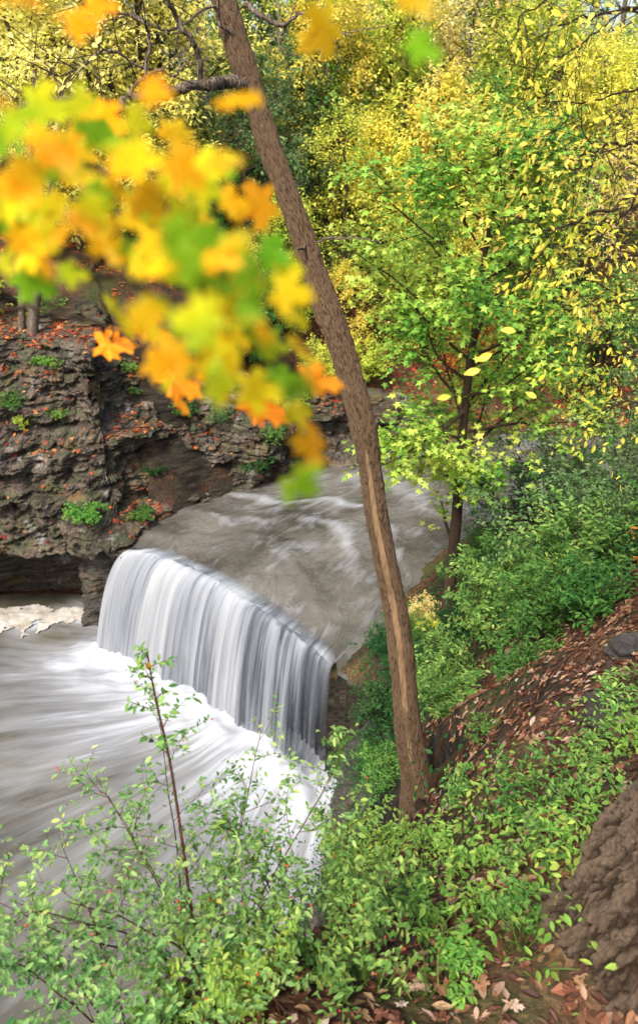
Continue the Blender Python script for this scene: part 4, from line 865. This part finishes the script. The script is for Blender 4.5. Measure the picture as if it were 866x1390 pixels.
mb = MB(); add_leaves(mb, np.array([at(201, 898, 2.55)])-np.array(hb.location), np.array([[.0, .1, -1.]]), np.array([[.2, -1, .1]]), .05, 'oval'); o = obj('leaf', mb.mesh('leaf', False), M['rust'], hb); o['label'] = 'single rust-red leaf hanging near the top of the shoot'
near_shrub(415, 1300, 'thin-stemmed shrub with yellowing leaves and red berries right of the airy shrub', 'mint', 42, 7, .72, .5, .006, 8, 4, .36, .15, .4, 4.5, .032, 'oval', lsp=.006, berries=40)
near_shrub(350, 1330, 'low green bush at the bottom edge between the two berry shrubs', 'lime', 43, 6, .34, .36, .004, 7, 4, .4, .2, .6, 5, .03, 'oval', lsp=.006, berries=10)
near_shrub(235, 1375, 'sprawling green shrub at the bottom left over the water', 'pale', 44, 8, .6, .9, .005, 7, 4, .4, .16, .5, 4, .034, 'oval', lsp=.006)
near_shrub(500, 1200, 'open green shrub left of the leaning trunk base', 'lime', 45, 7, .62, .42, .005, 8, 4, .36, .2, .5, 4, .038, 'oval', lsp=.006)
# saplings standing on the leaf slope
for k_, (px, py, hh, sp_, sz, leaf, lb) in enumerate([
 (690, 1120, .75, .32, .062, 'green', 'upright sapling with paired leaves in the middle of the leaf slope'),
 (775, 1090, .6, .3, .06, 'mint', 'fresh green sapling between the upright sapling and the big trunk'),
 (835, 960, .5, .3, .06, 'mint', 'green seedling near the right edge above the big trunk'),
 (660, 1000, .4, .26, .055, 'green', 'small seedling among pale fallen leaves right of the leaning trunk'),
 (620, 1090, .42, .3, .055, 'mint', 'seedling right beside the leaning trunk base'),
 (640, 1180, .42, .34, .058, 'lime', 'lime green seedling in the middle of the lower right thicket'),
 (720, 1190, .42, .36, .055, 'mint', 'green seedling left of the big trunk, upper one'),
 (580, 1160, .42, .34, .052, 'lime', 'lime seedling just below the leaning trunk base'),
 (760, 1150, .4, .34, .055, 'lime', 'yellow-green seedling close to the top of the big trunk'),
 (545, 1230, .36, .3, .05, 'mint', 'green seedling low in the thicket left of centre'),
 (600, 1250, .36, .3, .058, 'lime', 'broad-leaved lime seedling above the dark hollow'),
 (690, 1240, .34, .3, .052, 'green', 'green seedling left of the big trunk, lower one'),
 (630, 1320, .3, .28, .055, 'lime', 'lime seedling at the bottom edge left of the big trunk'),
 (480, 1320, .24, .24, .05, 'mint', 'small seedling at the bottom edge among brown leaves'),
 (800, 1040, .42, .34, .055, 'mint', 'spreading green seedling just above the big trunk'),
 (850, 1010, .4, .3, .055, 'lime', 'lime seedling at the right edge above the big trunk')]):
    h = hit(px, py)
    if h is None: continue
    sh = make_shrub(60+k_, 4, hh*.62, sp_*.62, .003, 5, 2, .5, .25, .6, 3.2, sz*.62, 'oval', lsp=.004, start=.25, nz=.28, droop=.1)
    r = shrub_root('sapling', *sh, leaf, 'twig_red'); r.location = h[0]; tag(r, lb, 'sapling', 'saplings on the leaf slope')

# ------------------------------------------------------------------ fallen leaves, grass, low growth (nobody could count these)
rg = np.random.default_rng(7)
def scatter_litter(name, label, n, xr, yr, keep, kinds, size, mat, lift=.02, bv=None, dn=.55, cat='leaf litter', sl=.35):
    X = rg.uniform(*xr, n); Y = rg.uniform(*yr, n); k = keep(X, Y) & (fbm(P3(X*.9, Y*.9, 4), 3, 77) > -dn); X, Y = X[k], Y[k]
    P, U = [], []
    for x, y in zip(X, Y):
        best = None
        for b in (bv or BV[:1]):
            p, nn, i, ds = b.ray_cast(Vector((x, y, 30)), Vector((0, 0, -1)))
            if p is not None and (best is None or p[2] > best[0][2]): best = (p, nn)
        if best: P.append(best[0]); U.append(best[1] if best[1][2] > 0 else -best[1])
    P = np.array(P); U = np.array(U); q = U[:, 2] > sl; P, U = P[q], U[q]; n = len(P); mb = MB(); a = rg.uniform(0, 6.28, n)
    D = np.stack([np.cos(a), np.sin(a), np.zeros(n)], -1); D = D - U*(D*U).sum(1, keepdims=True) + rg.normal(0, .12, (n, 3)); U = U + rg.normal(0, .3, (n, 3))
    U = U*np.where(rg.random(n) < .5, 1, 1)[:, None]; P = P + np.array([0, 0, 1])*rg.uniform(.004, lift, (n, 1)); ki = rg.integers(0, len(kinds), n)
    for j, kd in enumerate(kinds):
        m_ = ki == j; add_leaves(mb, P[m_], D[m_], U[m_], size*rg.uniform(.55, 1.35, m_.sum()), kd)
    o = obj(name, mb.mesh(name, False), mat); tag(o, label, cat, kind='stuff'); return o
scatter_litter('leaf_litter', 'brown and pale fallen leaves covering the right bank', 20000, (-1.2, 5.8), (.8, 8.2), lambda x, y: (gz(x, y) > 3), ['maple_curl', 'curl', 'curl', 'oval', 'rhomb'], .068, M['litter'], .05, dn=.75)
scatter_litter('leaf_litter', 'fallen leaves under the shrubs farther along the right bank', 3500, (1.8, 12), (8, 19), lambda x, y: (gz(x, y) > .5) & (x > y*.17), ['star', 'rhomb'], .13, M['litter'])
scatter_litter('leaf_litter', 'red-orange fallen leaves on the slope above the cliff', 24000, (-15, 1.5), (17.5, 31), lambda x, y: (gz(x, y) > .2) | ((x < -4.5) & (y > 18)), ['star', 'rhomb', 'curl'], .13, M['litter_red'], .05, BV[:2], sl=.86)
scatter_litter('leaf_litter', 'dark red fallen leaves on the far bank of the river', 9000, (0, 16), (23.3, 34), lambda x, y: gz(x, y) > .2, ['star', 'rhomb'], .16, M['litter_red'], .05, BV[:2])
# scattered leaves caught on ledges of the cliff face
P, U = [], []
for _ in range(650):
    px, py = rg.uniform(0, 400), rg.uniform(430, 740); h = hit(px, py)
    near = math.exp(-((px-175)/75)**2-((py-705)/22)**2)
    if h is not None and 16 < h[0][1] < 24 and (h[1][2] > .6 or near > .25) and rg.random() < .35+near: P.append(h[0]); U.append(h[1])
P = np.array(P); U = np.array(U); mb = MB(); n = len(P); add_leaves(mb, P+U*.02, rg.normal(0, 1, (n, 3)), U+rg.normal(0, .4, (n, 3))+[0, 0, .6], .12*rg.uniform(.5, 1.3, n), 'star')
tag(obj('leaf_litter', mb.mesh('leaf_litter', False), M['litter_red']), 'red leaves caught on the ledges and low shelf of the cliff', 'leaf litter', kind='stuff')
# low growth over the slopes
def low_growth(name, label, n, xr, yr, keep, size, mat, h=.5, per=26, kind='rhomb', thr=0., bv=None, clr=.28):
    X = rg.uniform(*xr, n); Y = rg.uniform(*yr, n); k = keep(X, Y) & (fbm(P3(X*.5, Y*.5, 9), 3, 5) > thr); X, Y = X[k], Y[k]; Z = gz(X, Y); P = []; 
    for x, y, z in zip(X, Y, Z): P.append(np.array([x, y, z])+np.abs(rg.normal(0, 1, (per, 3)))*[0, 0, h*.5] + rg.normal(0, clr, (per, 3))*[1, 1, .15])
    P = np.concatenate(P); m_ = len(P); mb = MB(); D = rg.normal(0, 1, (m_, 3))*[1, 1, .35]; add_leaves(mb, P, D, np.array([0, 0, 1.])+rg.normal(0, .4, (m_, 3)), size*rg.uniform(.6, 1.3, m_), kind)
    tag(obj(name, mb.mesh(name, False), mat), label, 'undergrowth', kind='stuff')
low_growth('undergrowth', 'yellow-green undergrowth on the far wooded slope', 1500, (-20, 30), (27, 58), lambda x, y: gz(x, y) > 1, .22, M['yg'], 1.3, 26, thr=-.25, clr=.5)
low_growth('undergrowth', 'dark green undergrowth between the far trees', 900, (-20, 30), (28, 58), lambda x, y: gz(x, y) > 1, .22, M['deep'], 1.1, 26, thr=-.2, clr=.5)
low_growth('undergrowth', 'tan and yellow saplings filling the far slope', 800, (-16, 30), (25, 50), lambda x, y: (gz(x, y) > 1) & ((x > -3) | (y > 31)), .17, M['tan'], 2.2, 26, thr=-.1, clr=.6)
low_growth('undergrowth', 'green ground cover on the right bank beside the shrubs', 650, (1.1, 10), (6.8, 19), lambda x, y: (gz(x, y) > .4), .09, M['deep'], .28, 34, 'oval', thr=-.35)
low_growth('undergrowth', 'green ground cover among the saplings by the big trunk', 230, (.3, 2.8), (1.6, 3.6), lambda x, y: (gz(x, y) > 4), .045, M['lime'], .16, 14, 'oval', thr=-.15, clr=.1)
low_growth('undergrowth', 'dark plants clinging to the steep bank beside the fall', 420, (-.6, 1.3), (4.2, 10.5), lambda x, y: (gz(x, y) > -3.2), .06, M['deep'], .25, 26, 'oval', thr=-.1)
# wisps of grass
P, D = [], []
for cx_, cy_ in [(520, 1240), (470, 1290), (600, 1290), (640, 1250), (430, 1310), (560, 1190), (700, 1290), (540, 1010), (535, 1060), (500, 1340), (590, 1350)]:
    h = hit(cx_, cy_)
    if h is None: continue
    for _ in range(34): P.append(h[0]+rg.normal(0, .05, 3)*[1, 1, 0]); D.append(rg.normal(0, .45, 3)+[0, 0, 1])
P = np.array(P); D = np.array(D); mb = MB(); add_leaves(mb, P, D, rg.normal(0, 1, (len(P), 3)), rg.uniform(.1, .26, len(P)), 'blade'); tag(obj('grass', mb.mesh('grass', False), M['grass']), 'thin green and straw grass blades on the right bank', 'grass', kind='stuff')

# ------------------------------------------------------------------ rocks, roots, fallen sticks
def rock(px, py, sx, sy, sz, label, seed, rz=0, mat='rock', sink=.3):
    h = hit(px, py)
    n = 28; th = np.linspace(0, 2*PI, n, endpoint=False); ph = np.linspace(-PI/2, PI/2, 18); T, Pp = np.meshgrid(th, ph, indexing='ij')
    d = np.stack([np.cos(T)*np.cos(Pp), np.sin(T)*np.cos(Pp), np.sin(Pp)], -1); d = d/np.maximum(np.abs(d).max(-1, keepdims=True), .6)
    d = d*(1+.22*fbm(d*1.3+seed, 4, seed)[..., None]); V = d*[sx, sy, sz]; c, s_ = math.cos(rz), math.sin(rz); V = V@np.array([[c, s_, 0], [-s_, c, 0], [0, 0, 1]])
    o = obj('rock', make_mesh('rock', V, [grid_faces(n, 18, 0, True)], False), M[mat], None, h[0]+np.array([0, 0, sz*(1-sink*2)])); tag(o, label, 'rock', 'loose rocks'); return o
rock(118, 424, .32, .25, .18, 'square mossy block lying on the leafy slope above the cliff', 2, .3)
rock(85, 430, .55, .3, .12, 'flat slab half buried in leaves left of the square block', 3, .1)
rock(118, 436, .5, .3, .06, 'thin slab under the square block', 4, 0)
rock(600, 925, .16, .12, .08, 'pale flat stone at the top of the leaf slope', 6, .5)
rock(850, 885, .11, .09, .06, 'dark wet stone on the leaves at the right edge', 7, .2, 'wetrock')
rock(820, 975, .16, .12, .07, 'brown stone on the leaf slope near the right edge', 8, 1.2)
rock(520, 560, .5, .4, .35, 'grey boulder on the far bank behind the leaning trunk', 9)
rock(545, 585, .4, .35, .2, 'small grey boulder at the water on the far bank', 10)
rock(500, 545, .45, .35, .25, 'boulder half hidden by leaves on the far bank', 11)
for k_, (p0, p1, r_, lb) in enumerate([((668, 915), (790, 905), .006, 'thin grey stick lying across the fallen leaves'), ((470, 1150), (560, 1270), .005, 'long pale stick slanting over the hollow below the leaning trunk'), ((700, 1245), (775, 1215), .006, 'short brown stick left of the big trunk'), ((540, 1285), (640, 1230), .005, 'bent twig lying in the dark hollow'), ((590, 1010), (640, 1060), .007, 'curved stick beside the leaning trunk base')]):
    a, b_ = hit(*p0)[0]+[0, 0, .04], hit(*p1)[0]+[0, 0, .05]; w_ = a+(b_-a)*np.linspace(0, 1, 14)[:, None]+.02*np.stack([fbm(P3(np.arange(14)*.3, q, k_), 2, q) for q in range(3)], -1)
    mb = MB(); mb.tube(w_-a, np.linspace(r_, r_*.4, 14), 6); o = obj('stick', mb.mesh('stick'), M['twig'], None, a); tag(o, lb, 'stick', 'fallen sticks')
# roots at the foot of the leaning tree
mb = MB()
for az, ln in ((-2.6, .5), (-.4, .6), (.9, .45), (-1.5, .55)):
    q = np.linspace(0, 1, 9)[:, None]; x = o0[0]+.10*math.cos(az)+math.cos(az)*ln*q[:, 0]; y = o0[1]+.10*math.sin(az)+math.sin(az)*ln*q[:, 0]
    zz = np.array([g1(a, b) for a, b in zip(x, y)]); zz = np.maximum(zz, o0[2]-1.0)+.16*(1-q[:, 0])**3-.02; mb.tube(np.stack([x, y, zz], -1)-o0, np.linspace(.07, .012, 9), 8)
obj('roots', mb.mesh('roots'), M['bark_lean'], lt)

# ------------------------------------------------------------------ golden branches reaching in from the right
gt_b = np.array([5.2, 3.4, 0]); gt_b[2] = drop(gt_b[0], gt_b[1])
gt = empty('golden_tree', gt_b); tag(gt, 'tree outside the right edge whose dark branches carry bright golden leaves', 'tree')
tz = np.linspace(-.2, 6.5, 16); tp = np.stack([gt_b[0]-.12*tz, gt_b[1]+.05*tz, gt_b[2]+tz], -1); mb = MB(); mb.tube(tp-gt_b, np.linspace(.11, .03, 16), 10); obj('trunk', mb.mesh('trunk'), M['bark'], gt)
pl = Plant(91); mb = pl.wood
GB = [([(960, -30, 4.2), (900, 10, 4.0), (840, 16, 3.8), (800, 20, 3.7), (760, 38, 3.6)], .012, .003),
 ([(980, 60, 4.4), (900, 30, 4.2), (850, 15, 4.1), (800, 50, 4.0), (740, 90, 3.9), (690, 85, 3.8)], .009, .002),
 ([(1000, 200, 4.6), (900, 190, 4.4), (866, 191, 4.3), (820, 200, 4.2), (785, 225, 4.1), (770, 235, 4.0)], .014, .003),
 ([(1000, 190, 4.5), (920, 180, 4.1), (860, 195, 3.9), (820, 205, 3.7), (775, 235, 3.6)], .008, .002),
 ([(960, 200, 4.2), (866, 260, 3.8), (830, 285, 3.6), (780, 300, 3.5), (745, 310, 3.4), (700, 300, 3.3)], .012, .002),
 ([(960, 230, 4.2), (890, 260, 4.0), (850, 290, 3.8), (820, 320, 3.7), (800, 335, 3.6)], .010, .002),
 ([(980, 330, 4.4), (900, 340, 4.2), (850, 350, 4.1), (800, 358, 4.0), (765, 350, 3.9)], .010, .002),
 ([(980, 400, 4.6), (900, 400, 4.4), (840, 410, 4.3), (800, 420, 4.2)], .010, .002),
 ([(980, 460, 4.8), (900, 470, 4.6), (850, 480, 4.5), (810, 495, 4.4)], .010, .002),
 ([(980, 100, 4.8), (900, 110, 4.6), (850, 125, 4.5), (790, 140, 4.3), (735, 135, 4.2)], .010, .002),
 ([(960, -60, 4.0), (900, -40, 3.8), (830, -20, 3.6), (770, -10, 3.5), (720, 15, 3.4), (690, 55, 3.3)], .010, .002),
 ([(980, 540, 5.0), (900, 545, 4.9), (850, 550, 4.8), (800, 560, 4.7)], .009, .002),
 ([(866, 230, 4.0), (800, 190, 3.8), (780, 160, 3.7), (760, 165, 3.7)], .004, .0015)]
for k_, (pp, ra, rb) in enumerate(GB):
    w = pixbranch(mb, pp, ra, rb, 6, seed=50+k_, wob=.015, org=gt_b)
    i_ = int(np.argmin(np.linalg.norm(tp-gt_b-w[0], axis=1))); mb.tube(np.linspace(tp[i_]-gt_b, w[0], 5), np.linspace(ra*1.6, ra, 5), 6)
    for q_, _ in pl.kids(w, 9, .3, 1, lambda t: .42*(1.2-.5*t), .8, n=5, wander=.08, sag=.12):
        pl.branch(q_, .003, .001, 3); pl.twigs.append(q_)
        for q2, _ in pl.kids(q_, 3, .3, .9, lambda t: .2, .7, n=3, sag=.1): pl.branch(q2, .0015, .001, 3); pl.twigs.append(q2)
    pl.twigs.append(w[len(w)//2:])
obj('branches', mb.mesh('branches'), M['twig'], gt); obj('leaves', pl.leaf_mesh('leaves', 2.6, .042, 'oval', droop=.45, nz=.8, spread=.03), M['gold'], gt)

# ------------------------------------------------------------------ out-of-focus maple branch close to the camera
mo = at(-260, 250, .9); mb_r = empty('maple_branch', mo); tag(mb_r, 'blurred orange, yellow and green maple branch hanging close in front of the upper left', 'branch')
wood = MB(); rg = np.random.default_rng(3)
for k_, (pp, ra, rb) in enumerate([([(-260, 250, .9), (-80, 290, .85), (20, 320, .8), (80, 345, .78), (150, 350, .76), (210, 330, .75), (240, 270, .74)], .006, .0015),
 ([(-260, 250, .9), (-60, 240, .8), (20, 228, .72), (110, 225, .68), (200, 240, .66), (300, 270, .66)], .005, .0015),
 ([(20, 320, .8), (120, 370, .76), (220, 400, .74), (320, 440, .72), (430, 470, .72)], .004, .001),
 ([(-80, 290, .85), (30, 390, .8), (120, 430, .8), (220, 490, .8), (330, 520, .82)], .003, .001)]): pixbranch(wood, pp, ra, rb, 6, seed=20+k_, wob=.006, org=mo)
for k_, pp in enumerate([[(-40, 300, 1.3), (60, 345, 1.3), (130, 360, 1.28), (190, 330, 1.25), (225, 275, 1.22)], [(-40, 300, 1.3), (70, 270, 1.25), (160, 290, 1.2), (260, 330, 1.2), (330, 400, 1.2)], [(130, 360, 1.28), (150, 420, 1.3), (150, 470, 1.4)], [(-40, 400, 1.1), (60, 425, 1.1), (140, 440, 1.1), (230, 500, 1.1), (340, 530, 1.05)]]): pixbranch(wood, pp, .004, .0015, 6, seed=40+k_, wob=.008, org=mo)
obj('twigs', wood.mesh('twigs'), M['twig'], mb_r)
CL = [(20, 190, 'o', 3), (60, 260, 'g', 4), (30, 310, 'o', 5), (110, 180, 'g', 4), (130, 250, 'o', 6), (90, 330, 'o', 5), (190, 200, 'o', 5), (220, 260, 'g', 5), (160, 310, 'o', 6), (250, 330, 'o', 6), (300, 240, 'o', 5), (310, 300, 'g', 6), (200, 390, 'o', 5), (270, 380, 'g', 7), (330, 380, 'g', 7), (390, 330, 'o', 2), (380, 420, 'g', 7), (320, 450, 'o', 6), (250, 450, 'o', 5), (290, 500, 'o', 5), (360, 500, 'g', 4), (430, 470, 'g', 3), (400, 540, 'o', 2), (440, 560, 'o', 1), (440, 645, 'o', 2), (500, 650, 'o', 1), (30, 150, 'g', 3), (95, 5, 'o', 3), (525, 10, 'o', 2), (600, 0, 'g', 2), (10, 15, 'o', 2), (5, 250, 'g', 4), (70, 390, 'o', 2), (130, 130, 'o', 1), (230, 180, 'o', 3), (0, 350, 'o', 3), (10, 215, 'o', 3), (20, 290, 'o', 3), (60, 200, 'o', 3), (310, 210, 'o', 2)]
P, D, U, S_ = [], [], [], []
for px, py, cc, n in CL:
    for _ in range(int(n*1.0)):
        d = rg.uniform(.40, .75); P.append(at(px*.93-8+rg.normal(0, 34), py-8+rg.normal(0, 26), d)); D.append([rg.normal(.5, .6), rg.normal(0, .4), rg.normal(-.35, .4)]); U.append([rg.normal(0, .5), -.75+rg.normal(0, .4), .65+rg.normal(0, .4)]); S_.append(rg.uniform(.026, .050)*d/.72)
mb = MB(); add_leaves(mb, np.array(P)-mo, np.array(D), np.array(U), np.array(S_), 'maple'); obj('leaves', mb.mesh('leaves', False), M['orange'], mb_r)
mb = MB()
for px, py, d, s, dx, dz in [(135, 468, 1.5, .085, 1, -.05), (225, 505, 1.2, .075, .8, -.7), (335, 540, 1.05, .075, .7, -.5), (180, 440, 1.0, .07, .8, -.4), (410, 515, .8, .05, .9, -.2), (232, 530, 1.3, .06, .5, -.9)]:
    add_leaves(mb, np.array([at(px, py, d)])-mo, np.array([[dx, .1, dz]]), np.array([[rg.normal(0, .6), -.6+rg.normal(0, .4), .8]]), s, 'maple_curl')
o = obj('leaves', mb.mesh('leaves', False), M['amber'], mb_r); o['label'] = 'sharper amber maple leaves at the lower fringe of the branch'
# golden leaves hanging free on a thread-thin twig before the green maple
fo_ = at(640, 508, 2.6); fb = empty('leaf_spray', fo_); tag(fb, 'few bright yellow leaves on a thin twig in front of the green maple', 'twig')
mb = MB(); wood = MB(); pixbranch(wood, [(760, 395, 3.2), (720, 440, 2.9), (680, 480, 2.7), (650, 505, 2.6), (618, 540, 2.5)], .0012, .0006, 5, wob=.003, org=fo_)
for px, py, d, s, dx, dz in [(652, 502, 2.6, .06, -1, -.3), (664, 486, 2.6, .045, -1, -.2), (612, 538, 2.5, .05, -1, -.2), (622, 536, 2.5, .04, .2, -1), (668, 480, 2.6, .06, -.9, -.5), (700, 450, 2.9, .06, -.9, .1), (728, 540, 2.9, .05, -1, .5), (740, 508, 2.9, .04, -.6, -.7)]:
    add_leaves(mb, np.array([at(px, py, d)])-fo_, np.array([[dx, .1, dz]]), np.array([[rg.normal(0, .3), -.8, .6]]), s, 'oval')
obj('stem', wood.mesh('stem'), M['twig'], fb); obj('leaves', mb.mesh('leaves', False), M['gold'], fb)

# ------------------------------------------------------------------ sloping rock shelf crossed by thin water at the right foot of the fall
pp = np.array([atz(425, 975, -2.3)+[.2, .2, -.2], atz(440, 990, -2.5)+[.1, .1, -.1], atz(458, 1010, -2.6), atz(478, 1035, -2.9), atz(500, 1068, -3.4)]); c0 = pp[2].copy(); q = seg(pp-c0, 60)
def shelf(off, w_, n=26):
    th = np.linspace(-.2, PI+.4, n) if off else np.linspace(0, 2*PI, n, endpoint=False); r = np.linspace(.34, .22, 60)[None]*(1+.18*fbm(P3(np.cos(th)[:, None]*1.2, np.sin(th)[:, None]*1.2, np.arange(60)[None]*.11), 4, 6))+off
    sd = np.array([.68, .74, 0]); V = q[None]-[0, 0, .3]+r[..., None]*(np.cos(th)[:, None, None]*sd*w_+np.sin(th)[:, None, None]*np.array([0, 0, 1.]))
    return V, th
V, th = shelf(0, 1.3); obj('rock_shelf', make_mesh('rock_shelf', V+c0, [grid_faces(26, 60, 0, True)], True), M['wetrock'])['kind'] = 'structure'
V, th = shelf(.02, 1.3); uvs = np.stack(np.broadcast_arrays(np.arange(60)[None]*.04, th[:, None]*.35), -1).reshape(-1, 2)
fl = np.broadcast_to((-.12+.1*np.sin(np.arange(60)*.35))[None], (26, 60)); fd = np.broadcast_to(np.clip(np.minimum(np.arange(60), 59-np.arange(60))/8, 0, 1)[None]*.8, (26, 60))
o = obj('shelf_film', make_mesh('shelf_film', V+c0-np.array(wf.location), [grid_faces(26, 60)], True, uvs, {'foam': fl, 'fade': fd}), M['fall'], wf)

# ------------------------------------------------------------------ light
sc = bpy.context.scene
w = bpy.data.worlds.new('World'); sc.world = w; w.use_nodes = True; t = w.node_tree; t.nodes.clear()
SUN_EL, SUN_AZ = math.radians(52), math.radians(-150)     # high, soft, from behind the camera's left
sky = N(t, 'ShaderNodeTexSky', sky_type='NISHITA', sun_disc=False, sun_elevation=SUN_EL, sun_rotation=SUN_AZ, air_density=1.0, dust_density=4.0, ozone_density=1.0)
bg = N(t, 'ShaderNodeBackground', i_Strength=.10); L(t, sky.outputs[0], bg.inputs[0]); o_ = N(t, 'ShaderNodeOutputWorld'); L(t, bg.outputs[0], o_.inputs[0])
sd = bpy.data.lights.new('sun', 'SUN'); sd.energy = 1.5; sd.angle = math.radians(10); sd.color = (1, .96, .9)
so = bpy.data.objects.new('sun', sd); C.objects.link(so)
dr = Vector((math.sin(SUN_AZ)*math.cos(SUN_EL), math.cos(SUN_AZ)*math.cos(SUN_EL), math.sin(SUN_EL)))
so.rotation_euler = dr.to_track_quat('Z', 'Y').to_euler(); so.location = (0, 0, 30)
sc.view_settings.view_transform = 'Standard'; sc.view_settings.look = 'None'; sc.view_settings.exposure = 2.0; sc.view_settings.gamma = 1
sc.render.engine = 'CYCLES'; cy = sc.cycles
cy.max_bounces = 5; cy.diffuse_bounces = 3; cy.glossy_bounces = 2; cy.transmission_bounces = 3; cy.transparent_max_bounces = 12
cy.caustics_reflective = False; cy.caustics_refractive = False; cy.sample_clamp_indirect = 6
cy.use_denoising = True
try: cy.denoiser = 'OPENIMAGEDENOISE'
except Exception: pass
